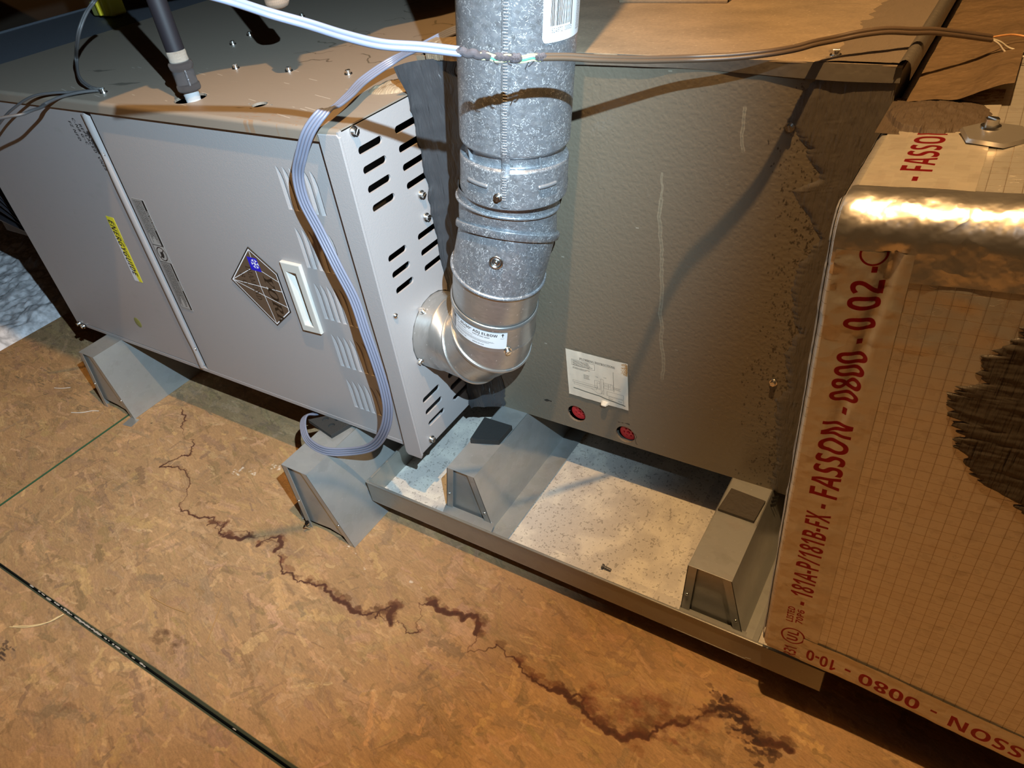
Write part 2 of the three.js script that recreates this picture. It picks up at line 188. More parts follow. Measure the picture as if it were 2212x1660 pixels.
// ------------------------------------------------------------------ materials
const S = (o) => new THREE.MeshStandardMaterial(o);
const lin = (r, g, b) => new THREE.Color().setRGB(r, g, b);
const M = {
  paint: S({ color: lin(0.355, 0.328, 0.322), roughness: 0.42, bumpMap: fine, bumpScale: 0.00012 }),
  inner: S({ color: lin(0.10, 0.105, 0.11), roughness: 0.7 }),
  white: S({ color: lin(0.56, 0.545, 0.50), roughness: 0.35 }),
  zinc: S({ map: galvanised.map, roughnessMap: galvanised.rough, roughness: 0.8, metalness: 0.5 }),
  shiny: S({ map: cleanZinc, roughness: 0.3, metalness: 0.78 }),
  sheet: S({ map: sheet, color: lin(1.1, 1.1, 1.08), roughness: 0.34, metalness: 0.6 }),
  pan: S({ map: panMap, roughness: 0.55, metalness: 0.2 }),
  panSide: S({ map: sheet, color: lin(0.8, 0.77, 0.7), roughness: 0.38, metalness: 0.6 }),
  coil: S({ color: lin(0.125, 0.11, 0.09), roughness: 0.36, bumpMap: hammer, bumpScale: 0.0002 }),
  mastic: S({ color: lin(0.045, 0.046, 0.05), roughness: 0.34, bumpMap: brush, bumpScale: 0.0012 }),
  dusty: S({ map: dust, roughness: 0.9 }),
  rubber: S({ color: lin(0.019, 0.019, 0.018), roughness: 0.85, bumpMap: fine, bumpScale: 0.0005 }),
  screw: S({ color: lin(0.75, 0.75, 0.73), roughness: 0.24, metalness: 1 }),
  black: S({ color: lin(0.010, 0.010, 0.015), roughness: 0.55 }),
  iron: S({ color: lin(0.10, 0.10, 0.108), roughness: 0.4, metalness: 0.4, bumpMap: fine, bumpScale: 0.0006 }),
  tapeWhite: S({ color: lin(0.62, 0.64, 0.66), roughness: 0.7, bumpMap: brush, bumpScale: 0.001 }),
  putty: S({ color: lin(0.6, 0.58, 0.52), roughness: 0.8, bumpMap: hammer, bumpScale: 0.001 }),
  cableWhite: S({ color: lin(0.175, 0.19, 0.255), roughness: 0.32 }),
  cableBrown: S({ color: lin(0.10, 0.068, 0.045), roughness: 0.4 }),
  cableGrey: S({ color: lin(0.075, 0.072, 0.073), roughness: 0.5 }),
  red: S({ color: lin(0.58, 0.028, 0.03), roughness: 0.45 }),
  yellow: S({ color: lin(0.72, 0.58, 0.03), roughness: 0.4 }),
  olive: S({ color: lin(0.22, 0.22, 0.06), roughness: 0.5 }),
  needle: S({ color: lin(0.42, 0.24, 0.09), roughness: 0.7 }),
  straw: S({ color: lin(0.66, 0.50, 0.26), roughness: 0.7 }),
  strand: S({ color: lin(0.7, 0.66, 0.6), roughness: 0.8 }),
  darkWood: S({ color: lin(0.07, 0.05, 0.035), roughness: 0.9 }),
  edge: S({ color: lin(0.25, 0.19, 0.12), roughness: 0.9 }),
  wood: S({ color: lin(0.34, 0.24, 0.15), roughness: 0.85 }),
};
const printed = (c, rough = 0.5, o = {}) => S({ map: tex(c), roughness: rough, ...o });
const lines = (x, x0, y0, w, n, dy, col, lw = 1.5) => { x.strokeStyle = col; x.lineWidth = lw; for (let i = 0; i < n; i++) { let a = x0; const end = x0 + w * rr(0.75, 1); while (a < end) { const l = rr(3, 16); poly(x, [[a, y0 + i * dy], [Math.min(end, a + l), y0 + i * dy]]); x.stroke(); a += l + rr(2, 4); } } };

const put = (x, t, a, b, y, size, f = 'bold', face = 'sans-serif') => { x.font = `${f} ${size}px ${face}`; const w = x.measureText(t).width; x.save(); x.translate(a, y); x.scale((b - a) / w, 1); x.fillText(t, 0, 0); x.restore(); };
// hardware
const hexGeo = (() => { const a = new THREE.CylinderGeometry(0.0042, 0.0042, 0.0045, 6).translate(0, 0.0035, 0), b = new THREE.CylinderGeometry(0.0058, 0.0062, 0.0014, 20).translate(0, 0.0007, 0), c = new RoundedBoxGeometry(0.007, 0.0008, 0.0012, 1, 0.0003).translate(0, 0.0059, 0); return merge([a, b, c]); })();
const roundGeo = new THREE.SphereGeometry(0.0045, 16, 8, 0, Math.PI * 2, 0, Math.PI / 2);
function screw(parent, [x, y, z], [nx, ny, nz], k = 1, geo = hexGeo, name = 'screw') {
  const m = new THREE.Mesh(geo, M.screw); m.name = name; m.castShadow = m.receiveShadow = true; const p = offset(parent); m.position.set(x - p.x, y - p.y, z - p.z); m.scale.setScalar(k);
  m.quaternion.setFromUnitVectors(V(0, 1, 0), V(nx, ny, nz).normalize()).multiply(new THREE.Quaternion().setFromAxisAngle(V(0, 1, 0), rr(0, 3))); parent.add(m); return m;
}
// ------------------------------------------------------------------ the attic: floor sheets, insulation, roof
const floor = new THREE.Group(); floor.name = 'floor'; struct(floor); scene.add(floor);
function panel(x0, x1, z0, z1, T, X0, Z0, W, H) {
  const g = box(x0, x1, -0.018, 0, z0, z1, 0.0012); const p = g.attributes.position, uv = g.attributes.uv;
  for (let i = 0; i < p.count; i++) uv.setXY(i, (p.getX(i) - X0) / W, 1 - (p.getZ(i) - Z0) / H);
  return mk('floor_panel', g, S({ map: T.map, bumpMap: T.bump, bumpScale: 0.0009, roughness: 0.82 }), floor);
}
panel(-1.466, -0.857, -0.74, 0.463, SA, -1.47, -0.75, 1024 / 1640, 2000 / 1640);
panel(-0.8535, 1.16, -0.74, 0.463, SB, -0.855, -0.75, 2048 / 1020, 1250 / 1020);
panel(-1.29, 1.19, 0.4665, 1.02, SC, -1.3, 0.467, 2048 / 820, 460 / 820);
mk('subfloor', box(-4, 3.5, -0.14, -0.06, -3.4, 3.4, 0.001), M.darkWood, floor);
for (const [x0, x1] of [[-1.47, -1.43], [-0.875, -0.835], [-0.35, -0.31], [0.25, 0.29], [0.85, 0.89]]) mk('joist', box(x0, x1, -0.06, -0.018, -1.2, 2.4, 0.001), M.wood, floor);
{ const bits = []; for (let i = 0; i < 60; i++) { const x = rnd() < 0.8 ? -0.43 + 0.2 * (rnd() + rnd() + rnd() - 1.5) : rr(-0.62, 0.09); bits.push(new THREE.IcosahedronGeometry(rr(0.0008, 0.0022), 0).scale(rr(1, 4), 0.7, 0.8).translate(x, -0.0006, 0.4647 + rr(-0.0007, 0.0007))); } mk('seam_filler', bits.map(boxUV), S({ color: lin(0.40, 0.37, 0.33), roughness: 1 }), floor).userData.kind = 'stuff'; }
const batt = mk('insulation', grid(300, 300, (u, v) => { const x = -3.4 + u * 1.93, z = -2.2 + v * 3.6, e = clamp((-1.47 - x) / 0.05); return [x, -0.055 + 0.05 * Math.sqrt(e) + 0.03 * e * (fbm(x * 16, z * 16, 4, 5) - 0.35) + 0.02 * e * fbm(x * 52, z * 52, 3, 8), z, x, z]; }).scale(1, 1, 1), S({ color: lin(0.80, 0.79, 0.82), roughness: 1, map: tex(canvas(1024, 1024, (x, n) => { const im = x.createImageData(n, n); for (let j = 0; j < n; j++) for (let i = 0; i < n; i++) { const a = 1 - Math.abs(fbm(i / 46, j / 46, 4, 91) - 0.5) * 2, b = fbm(i / 7, j / 7, 3, 95), g = 255 * clamp(0.92 + 0.16 * (b - 0.5) + 0.5 * (0.72 - a)), k = (j * n + i) * 4; im.data[k] = g; im.data[k + 1] = g; im.data[k + 2] = g; im.data[k + 3] = 255; } x.putImageData(im, 0, 0); }), { rep: [0.7] }) }));
batt.geometry.index.array.reverse(); batt.geometry.computeVertexNormals();
batt.userData = { label: 'fluffy white loose insulation beyond the left edge of the floor boards', category: 'insulation', kind: 'stuff' };
const roof = new THREE.Group(); roof.name = 'ceiling'; struct(roof); scene.add(roof);
for (const s of [-1, 1]) { const g = new THREE.BoxGeometry(7.6, 0.03, 4.35).rotateX(s * 0.62).translate(-0.25, 1.36, s * 1.72); mk('roof_deck', boxUV(g), M.darkWood, roof); }
for (const [n, x] of [['wall_left', -4], ['wall_right', 3.5]]) struct(mk(n, box(x - 0.02, x + 0.02, -0.1, 2.75, -3.5, 3.5, 0.001), M.darkWood));
for (const [n, z] of [['wall_back', -3.4], ['wall_front', 3.4]]) struct(mk(n, box(-4, 3.5, -0.1, 0.5, z - 0.02, z + 0.02, 0.001), M.darkWood));

// ------------------------------------------------------------------ the lamps, above and behind the view
{
  const t = thing('pendant_bulb', 'bare incandescent bulb hanging on a cord above the vent pipe', 'lamp', [BULB[0], BULB[1] - 0.05, BULB[2]]);
  mk('bulb', new THREE.LatheGeometry([[0, -0.034], [0.02, -0.028], [0.03, -0.008], [0.028, 0.012], [0.016, 0.036], [0.013, 0.05]].map(([r, y]) => new THREE.Vector2(Math.max(r, 1e-4), y)), 24).translate(...BULB), S({ color: lin(1, 0.8, 0.5), emissive: lin(...BULB_COLOR), emissiveIntensity: 12, roughness: 0.3 }), t);
  mk('socket', new THREE.CylinderGeometry(0.019, 0.016, 0.05, 20).translate(BULB[0], BULB[1] + 0.075, BULB[2]), M.black, t);
  mk('cord', tube([[BULB[0], BULB[1] + 0.09, BULB[2]], [BULB[0] + 0.01, BULB[1] + 0.3, BULB[2]], [BULB[0], 2.48, BULB[2]]], 0.003, 20, 8), M.black, t);
  const l = new THREE.PointLight(new THREE.Color().setRGB(...BULB_COLOR), BULB_CD, 0, 2); l.position.set(...BULB); l.castShadow = true; l.shadow.radius = 0.7; l.name = 'bulb_light'; scene.add(l);
  const a = V(...TORCH), b = V(...TORCH_AIM), d = b.clone().sub(a).normalize(), q = new THREE.Quaternion().setFromUnitVectors(V(0, -1, 0), d);
  const w = thing('headlamp', 'cool white headlamp held on an added slim stand beside the camera', 'lamp', [1.0, 0, 0.78]);  // headlamp; its pole and foot are added to hold it up
  const put = (g, off) => g.applyQuaternion(q).translate(a.x - d.x * off, a.y - d.y * off, a.z - d.z * off);
  mk('lamp_head', put(new THREE.CylinderGeometry(0.026, 0.03, 0.06, 24), 0.045), M.black, w);
  mk('lens', put(new THREE.CylinderGeometry(0.022, 0.022, 0.003, 24), 0.012), S({ color: lin(0.8, 0.9, 1), emissive: lin(...TORCH_COLOR), emissiveIntensity: 8 }), w);
  mk('pole', [new THREE.CylinderGeometry(0.009, 0.009, 1.3, 12).translate(1.0, 0.66, 0.78), tube([[1.0, 1.3, 0.78], [0.92, 1.32, 0.68], [a.x - d.x * 0.07, a.y - d.y * 0.07, a.z - d.z * 0.07]], 0.008, 20, 8)].map((g) => boxUV(g)), M.black, w);
  mk('foot', new THREE.CylinderGeometry(0.11, 0.12, 0.016, 32).translate(1.0, 0.008, 0.78), M.black, w);
  const s = new THREE.SpotLight(new THREE.Color().setRGB(...TORCH_COLOR), TORCH_CD, 0, THREE.MathUtils.degToRad(TORCH_ANGLE), 1, 2); s.position.copy(a); s.target.position.copy(b); s.castShadow = true; s.shadow.radius = 0.25; s.name = 'torch_light'; scene.add(s, s.target);
}
{ // unseen plank added to keep the bulb's light off the far end of the furnace: its ragged outline is shaped after the edge of the cool shade on the furnace top
  const pts = [[-3.96, 0.126], [-0.2294, 0.1258], [-0.2596, 0.0691], [-0.2572, 0.0131], [-0.2532, -0.0096], [-0.2265, -0.007], [-0.2262, -0.0181], [-0.2222, -0.0527], [-0.1905, -0.0791], [-0.1605, -0.0994], [-0.1424, -0.1179], [-0.1206, -0.1033], [-0.0936, -0.0864], [-0.0874, -0.093], [-0.0921, -0.1074], [-0.1176, -0.1274], [-0.131, -0.146], [-0.1124, -0.1692], [-0.0987, -0.2276], [-0.1004, -0.2789], [-0.0728, -0.3176], [-0.0514, -0.344], [-0.02, -0.42], [0.02, -0.95], [-3.96, -0.95]];
  single('added_shade_plank', 'unseen added plank above the furnace, ragged edge shaped to cast the shade on its top', 'plank', boxUV(turnXZ(prism(pts.map(([x, z]) => [x, -z]), 0.02)).translate(0, 1.06, 0)), M.darkWood);
}

// ------------------------------------------------------------------ furnace
{
  const H0 = 0.1667, YT = 0.7165, YG = 0.6976, XS = -0.5556, XL = -0.992;
  const f = thing('furnace', 'long beige gas furnace lying on its side with louvred door', 'furnace', [-0.5, H0, -0.36]);
  mk('cabinet_shell', [box(-1.03, -1.026, H0, YT - 0.004, -0.72, -0.002), box(-1.03, -0.002, H0, YT - 0.004, -0.72, -0.716), box(-1.03, -0.003, H0, H0 + 0.004, -0.72, -0.002), box(-1.03, XL + 0.001, H0, YT - 0.02, -0.02, 0.0), box(XS - 0.012, XS + 0.012, H0, YG, -0.03, -0.008)], M.paint, f);
  mk('inner_partition', box(-0.2, -0.197, H0 + 0.01, YT - 0.01, -0.71, -0.03), M.inner, f);
  mk('blower_housing', boxUV(new THREE.CylinderGeometry(0.055, 0.055, 0.06, 40).rotateZ(Math.PI / 2).translate(-0.07, 0.62, -0.068)), M.inner, f);
  mk('blower_motor', boxUV(new THREE.CylinderGeometry(0.04, 0.05, 0.05, 30).rotateZ(Math.PI / 2).translate(-0.085, 0.23, -0.10)), M.sheet, f);
  // top with the pipe opening and the knock-out
  const topMat = S({ roughness: 0.5, map: tex(canvas(2048, 1400, (x, w, h) => {
    x.fillStyle = rgb(136, 124, 111); x.fillRect(0, 0, w, h); const X = (m) => (m + 1.03) / 1.03 * w, Y = (m) => (m + 0.72) / 0.724 * h;
    for (let i = 0; i < 2600; i++) { const g = rr(116, 156); x.fillStyle = rgb(g, g - 11, g - 26, 0.12); x.fillRect(rr(0, w), rr(0, h), rr(4, 60), rr(1, 7)); }
    for (const [a, b, l, t] of [[-0.74, -0.12, 0.07, 0.012], [-0.60, -0.07, 0.07, 0.013], [-0.68, -0.2, 0.03, 0.006], [-0.23, -0.03, 0.015, 0.004]]) { x.fillStyle = rgb(70, 66, 58, 0.5); poly(x, jag([[X(a), Y(b)], [X(a + l * 0.4), Y(b - t)], [X(a + l), Y(b - t * 1.6)], [X(a + l * 0.6), Y(b)], [X(a), Y(b)]], 0.12, 3)); x.fill(); }
    for (let i = 0; i < 26; i++) { const a = rr(-0.38, -0.12), b = rr(-0.62, -0.22), l = rr(0.02, 0.09); x.strokeStyle = rgb(72, 64, 52, rr(0.35, 0.7)); x.lineWidth = rr(2, 9); poly(x, jag([[X(a), Y(b)], [X(a + l), Y(b + rr(-0.04, 0.04))]], 0.3, 4)); x.stroke(); }
    for (let i = 0; i < 26; i++) { x.strokeStyle = rgb(214, 208, 200, 0.6); x.lineWidth = 2; const a = rr(-0.7, -0.1), b = rr(-0.25, -0.02), l = rr(0.004, 0.04); poly(x, [[X(a), Y(b)], [X(a + l), Y(b + l * 0.25)]]); x.stroke(); }
    for (let i = 0; i < 60; i++) { const b = rr(-0.03, 0.004), a = rr(-0.2, 0); x.fillStyle = rgb(140, 104, 74, 0.5); x.fillRect(X(a), Y(b), rr(2, 22), rr(1, 5)); }
  })) });
  const topHole = (x, z, r) => circle(x, -z, r);
  const tp = turnXZ(prism([[-1.03, -0.0], [0.0, -0.0], [0.0, 0.72], [-1.03, 0.72]], 0.0035, 0, [topHole(-0.348, -0.047, 0.0245), topHole(-0.2, -0.05, 0.0115), [[-0.222, 0.048], [-0.217, 0.048], [-0.217, 0.0505], [-0.222, 0.0505]], [[-0.182, 0.052], [-0.177, 0.052], [-0.177, 0.0545], [-0.182, 0.0545]], [[-0.203, 0.066], [-0.198, 0.066], [-0.198, 0.0675], [-0.203, 0.0675]], [[-0.203, 0.033], [-0.198, 0.033], [-0.198, 0.0345], [-0.203, 0.0345]]])).translate(0, YT - 0.0035, 0);
  const lip = []; for (let k = 0; k <= 6; k++) { const a = k / 6 * Math.PI / 2; lip.push([0.0 + 0.006 * Math.sin(a), YT - 0.006 + 0.006 * Math.cos(a)]); } lip.push([0.006, YG + 0.002], [0.003, YG + 0.002], [0.003, YT - 0.004], [0, YT - 0.004]);
  const lipG = prism(lip.map(([z, y]) => [z, y]), 1.028).rotateY(-Math.PI / 2).translate(-0.002, 0, 0);
  mk('top_panel', [rectUV(tp, 'x', 'z', -1.03, -0.72, 1.03, 0.724), rectUV(lipG.toNonIndexed(), 'x', 'z', -1.03, -0.72, 1.03, 0.724)].map((g) => { const u = g.attributes.uv; for (let i = 0; i < u.count; i++) u.setY(i, 1 - u.getY(i)); return g; }), topMat, f);
  for (const [x, z] of [[-0.405, -0.187], [-0.284, -0.191], [-0.162, -0.196], [-0.555, -0.312], [-0.576, -0.373], [-0.572, -0.512], [-0.552, -0.035]]) screw(f, [x, YT, z], [0, 1, 0], 1.05);
  // end panel with slots, seen face-on to +x
  const rows = []; for (const y of [0.680, 0.6535, 0.627, 0.600]) rows.push([-0.068, -0.0205, y], [-0.1445, -0.0955, y]); for (const y of [0.520, 0.4935, 0.467]) rows.push([-0.068, -0.0265, y], [-0.145, -0.096, y]); for (const y of [0.258, 0.2325, 0.207]) rows.push([-0.072, -0.026, y], [-0.144, -0.0975, y]);
  const ep = turnZY(prism([[0.72, H0], [-0.006, H0], [-0.006, YT - 0.002], [0.72, YT - 0.002]], 0.003, 0, [...rows.map(([a, b, y]) => slot(-b, -a, y, 0.0105)), circle(0.0968, 0.3575, 0.0645)])).translate(-0.003, 0, 0);
  const end = mk('end_panel', boxUV(ep), M.paint, f);
  mk('corner_flange', [prism([[-0.0345, 0.709], [-0.003, 0.7105], [0.0, 0.707], [0.0, H0 - 0.002], [-0.003, 0.1575], [-0.03, 0.157], [-0.0335, 0.162], [-0.0285, 0.33], [-0.0315, 0.45], [-0.0335, 0.57]], 0.0025, 0.001).translate(0, 0, 0.004)].map(boxUV), M.paint, end);
  for (const [y, z] of [[0.713 - 0.006, -0.02], [0.578, -0.121], [0.542, -0.122], [0.177, -0.024]]) screw(end, [0.0005, y, z], [1, 0, 0], 1.15);
  screw(end, [0.0005, 0.435, -0.012], [1, 0, 0], 1, roundGeo, 'rivet');
  const lump = grid(30, 26, (u, v) => { const a = u * 2 - 1, b = v * 2 - 1, q = clamp(1 - a * a - b * b) * (0.5 + 0.9 * fbm(u * 6, v * 6, 3, 18)); return [-0.036 + a * 0.037, YT - 0.0025 + 0.0125 * Math.sqrt(q) * (0.55 + 0.5 * fbm(u * 11, v * 11, 4, 19)), -0.158 + b * 0.034 - a * 0.012, u * 0.1, v * 0.06]; });
  mk('sealant_lump', lump, S({ map: dust, roughness: 0.45, bumpMap: brush, bumpScale: 0.0014 }), f, 'dusty sealant lump on the corner by the coil cabinet');
  // doors
  const doorMap = canvas(1024, 1200, (x, w, h) => {
    x.fillStyle = rgb(160, 153, 152); x.fillRect(0, 0, w, h); const X = (m) => (m - XL) / (XS - XL) * w, Y = (m) => (YG - m) / (YG - 0.178) * h;
    for (let i = 0; i < 900; i++) { const g = rr(140, 166); x.fillStyle = rgb(g, g - 5, g - 8, 0.1); x.fillRect(rr(0, w), rr(0, h), rr(3, 50), rr(2, 20)); }
    x.save(); x.translate(X(-0.628), Y(0.683)); x.rotate(1.36); x.fillStyle = rgb(20, 20, 22, 0.9); x.font = 'italic bold 24px sans-serif'; x.fillText('FZ NFD', 10, 18); x.fillText('C-N8 G~C', 4, -20); x.fillText('REPLACED  VNE8', 30, -46); x.fillStyle = rgb(20, 20, 22, 0.55); for (let i = 0; i < 5; i++) x.fillText('BLWRM', 60 + i * 2, -76 + i * 3); x.restore();
    x.fillStyle = rgb(28, 28, 28, 0.6); x.fillRect(X(-0.9), Y(0.3), 3, 2);
  });
  const left = mk('access_door', rectUV(prism([[XL, 0.178], [XS - 0.019, 0.178], [XS - 0.019, YG - 0.001], [XL, YG - 0.001]], 0.010, 0.001).translate(0, 0, -0.011), 'x', 'y', XL, 0.178, XS - XL, YG - 0.178), S({ map: tex(doorMap), roughness: 0.42, bumpMap: null }), f);
  mk('hemmed_edge', grid(10, 60, (u, v) => { const y = 0.181 + v * (YG - 0.184), pinch = 0.006 * Math.exp(-(((y - 0.625) / 0.03) ** 2)) + 0.005 * Math.exp(-(((y - 0.224) / 0.03) ** 2)), x0 = XS - 0.0205 + pinch, x1 = XS - 0.0035; return [x0 + (x1 - x0) * u, y, 0.0005 + 0.007 * Math.sin(Math.PI * (0.12 + 0.62 * u)), x0 + u * 0.02, y]; }), M.paint, left);
  screw(left, [-0.571, 0.625, 0.0], [0, 0, 1], 0.8, roundGeo); screw(left, [-0.568, 0.224, 0.0], [0, 0, 1], 0.8, roundGeo);
  mk('plug', new THREE.SphereGeometry(0.011, 20, 8, 0, Math.PI * 2, 0, Math.PI / 2).rotateX(Math.PI / 2).scale(1, 1.15, 0.12).translate(-0.745, 0.243, -0.0002), M.olive, left, 'round olive plug');
  for (const [x, y] of [[-1.02, 0.172], [-1.005, 0.168]]) screw(f, [x, y, 0.001], [0, 0, 1], 1);
  const L = []; for (const [xa, ya, yb] of [[-0.146, 0.588, 0.655], [-0.147, 0.493, 0.561], [-0.1445, 0.401, 0.468], [-0.142, 0.308, 0.374], [-0.1405, 0.219, 0.282]]) for (let k = 0; k < 6; k++) L.push([xa + k * 0.01315, ya, yb]);
  const LW = 0.0092, outline = (x, a, b) => [[x, b], [x + LW * 0.42, b - 0.003], [x + LW * 0.78, b - 0.0095], [x + LW, b - 0.020], [x + LW, a], [x, a - 0.0005]];
  const holesIn = (y0, y1) => L.filter(([, a]) => a > y0 && a < y1).map(([x, a, b]) => outline(x + 0.0008, a + 0.0008, b - 0.001));
  const plate = (x0, x1, y0, y1, h) => prism([[x0, y0], [x1, y0], [x1, y1], [x0, y1]], 0.0035, 0, h).translate(0, 0, -0.0038), cuts = [0.176, 0.295, 0.3845, 0.481, 0.5745, YG - 0.001];
  const right = mk('louvred_door', [plate(XS, -0.152, 0.176, YG - 0.001, [[[-0.194, 0.374], [-0.164, 0.374], [-0.164, 0.491], [-0.194, 0.491]]]), ...[0, 1, 2, 3, 4].map((k) => plate(-0.152, -0.03, cuts[k], cuts[k + 1], holesIn(cuts[k], cuts[k + 1]))), box(XS, XS + 0.003, 0.176, YG - 0.001, -0.012, -0.001), box(-0.0345, -0.0315, 0.176, YG - 0.001, -0.012, -0.001)].map((g) => boxUV(g)), M.paint, f);
  const lou = grid(8, 30, (u, v) => { const h = 0.0665, t = v * h, d = clamp((h - t) / 0.022), w = LW * (0.02 + 0.98 * Math.pow(d, 0.55)) + 0.0004; return [u * w, t - 0.0006, -0.0006 - 0.0046 * Math.pow(u, 1.2) * Math.pow(d, 0.6) * clamp(0.5 + t / 0.006) , u * w, t]; });
  for (const [x, a, b] of L) { const m = new THREE.Mesh(lou, M.paint); m.name = 'louver'; m.castShadow = m.receiveShadow = true; const p = offset(right); m.position.set(x - p.x, a - p.y, 0.0002 - p.z); m.scale.y = (b - a) / 0.0665; right.add(m); }
  const hs = prism([[-0.1985, 0.370], [-0.159, 0.372], [-0.159, 0.4955], [-0.1985, 0.495]], 0.004, 0.0015, [[[-0.191, 0.3805], [-0.1695, 0.3805], [-0.1695, 0.4815], [-0.1925, 0.4815]]]).translate(0, 0, 0.0005);
  const hd = mk('handle', boxUV(hs), M.white, right, 'white plastic recessed handle');
  mk('finger_cup', grid(10, 24, (u, v) => { const x = -0.1922 + u * 0.0228, y = 0.3805 + v * 0.101, e = Math.min(u / 0.8, (1 - u) / 0.08, v / 0.12, (1 - v) / 0.12); return [x, y, -0.022 * sm(clamp(e)) + 0.004]; }), M.white, hd);
  mk('bottom_rail', box(-1.03, -0.002, H0, 0.1755, -0.011, 0.0), M.paint, f);
  // printed plates
  const warn = canvas(160, 1040, (x, w, h) => { x.fillStyle = rgb(168, 164, 160); x.fillRect(0, 0, w, h); x.save(); x.translate(w, 0); x.rotate(Math.PI / 2); x.strokeStyle = '#1a1a1a'; x.lineWidth = 3; for (const [a, b] of [[6, 410], [414, 570], [574, 1030]]) x.strokeRect(a, 4, b - a, 152); x.fillStyle = '#161616'; x.fillRect(6, 4, 404, 26); x.fillRect(574, 4, 456, 22); x.fillStyle = '#d8d4cc'; x.font = 'bold 20px sans-serif'; x.fillText('FOR YOUR SAFETY', 96, 24); x.fillText('WARNING', 740, 22); lines(x, 14, 44, 380, 11, 10, '#111', 6); lines(x, 582, 40, 436, 12, 9.5, '#111', 6); x.lineWidth = 9; x.strokeStyle = '#1a1010'; x.beginPath(); x.ellipse(492, 80, 62, 58, 0, 0, 7); x.stroke(); poly(x, [[450, 40], [534, 120]]); x.stroke(); x.fillStyle = '#1a1a1a'; x.beginPath(); x.ellipse(500, 78, 34, 20, 0.4, 0, 7); x.fill(); x.fillRect(470, 90, 56, 10); x.restore(); });
  mk('warning_label', rectUV(prism([[-0.547, 0.327], [-0.5135, 0.327], [-0.5135, 0.551], [-0.547, 0.551]], 0.0004).translate(0, 0, 0.0002), 'x', 'y', -0.547, 0.327, 0.0335, 0.224), printed(warn), right, 'tall printed warning label in small black type');
  const guide = canvas(150, 960, (x, w, h) => { x.fillStyle = rgb(226, 214, 44); x.fillRect(0, 0, w, h); x.fillStyle = rgb(216, 216, 220); poly(x, [[0, 0], [26, 0], [34, 60], [70, h], [0, h]]); x.fill(); x.save(); x.translate(w, 0); x.rotate(Math.PI / 2); x.fillStyle = '#141414'; x.font = 'italic bold 92px sans-serif'; x.scale(1.28, 1); x.save(); x.rotate(0.03); x.fillText('ENERGYGUIDE', 36, 100); x.restore(); x.restore(); x.save(); x.translate(w, 0); x.rotate(Math.PI / 2); lines(x, 80, 16, 420, 2, 9, '#333', 2.5); x.restore(); });
  mk('energy_label', rectUV(prism([[-0.671, 0.361], [-0.646, 0.361], [-0.639, 0.499], [-0.662, 0.5]], 0.0004).translate(0, 0, 0.0002), 'x', 'y', -0.672, 0.361, 0.034, 0.14), printed(guide), left, 'torn yellow energy label strip');
  const bp = [[-0.272, 0.506], [-0.222, 0.468], [-0.222, 0.395], [-0.269, 0.358], [-0.348, 0.433]];
  const badge = canvas(640, 760, (x, w, h) => {
    const X = (m) => (m + 0.35) / 0.13 * w, Y = (m) => (0.508 - m) / 0.152 * h, P = (l) => l.map(([a, b]) => [X(a), Y(b)]); x.fillStyle = '#0d0b0a'; x.fillRect(0, 0, w, h);
    x.fillStyle = rgb(92, 74, 60); poly(x, P(bp)); x.closePath(); x.fill(); x.strokeStyle = '#0d0b0a'; x.lineWidth = 26; x.stroke();
    const inn = bp.map(([a, b]) => [-0.262 + (a + 0.262) * 0.955, 0.432 + (b - 0.432) * 0.955]); x.strokeStyle = '#f2f2f6'; x.lineWidth = 9; poly(x, P(inn)); x.closePath(); x.stroke(); x.lineWidth = 6;
    const c = inn[4]; for (const e of [[-0.286, 0.464], [-0.224, 0.434], [-0.222, 0.404]]) { poly(x, P([c, e])); x.stroke(); } poly(x, P([inn[0], [-0.275, 0.43], inn[3]])); x.stroke(); poly(x, P([[-0.262, 0.467], [-0.224, 0.452]])); x.stroke();
    x.fillStyle = rgb(20, 20, 190); poly(x, P([[-0.283, 0.488], [-0.260, 0.488], [-0.258, 0.4635], [-0.283, 0.4635]])); x.fill();
    x.strokeStyle = '#fff'; x.lineWidth = 6; for (let k = 0; k < 3; k++) { const a = k * Math.PI / 3, q = 44; x.save(); x.translate(X(-0.268), Y(0.477)); x.rotate(a); poly(x, [[-q, 0], [q, 0]]); x.stroke(); for (const s of [-1, 1]) { poly(x, [[s * 40, 14], [s * 26, 0], [s * 40, -14]]); x.stroke(); } x.restore(); }
    x.save(); x.translate(X(-0.251), Y(0.4625)); x.rotate(Math.PI / 2); x.fillStyle = '#17110d'; put(x, 'YORK', 0, 490, 42, 138, 'bold italic', 'serif'); x.restore();
    x.strokeStyle = '#fff'; x.lineWidth = 4; x.save(); x.translate(X(-0.259), Y(0.434)); poly(x, [[-14, 0], [14, 0]]); x.stroke(); poly(x, [[0, -14], [0, 14]]); x.stroke(); x.restore();
    x.save(); x.translate(X(-0.291), Y(0.468)); x.rotate(Math.PI / 2); x.fillStyle = '#1d1611'; put(x, 'DIAMOND', -6, 320, 24, 84, '', 'serif'); x.restore();
    x.save(); x.translate(X(-0.312), Y(0.452)); x.rotate(Math.PI / 2); x.fillStyle = '#1d1611'; x.font = '80px serif'; x.fillText('8 0', 0, 30); x.restore();
  });
  mk('badge', rectUV(prism(bp, 0.0012, 0.0003).translate(0, 0, 0.0005), 'x', 'y', -0.35, 0.356, 0.13, 0.152), printed(badge, 0.35), right, 'brown diamond-shaped maker badge with white lines');
}
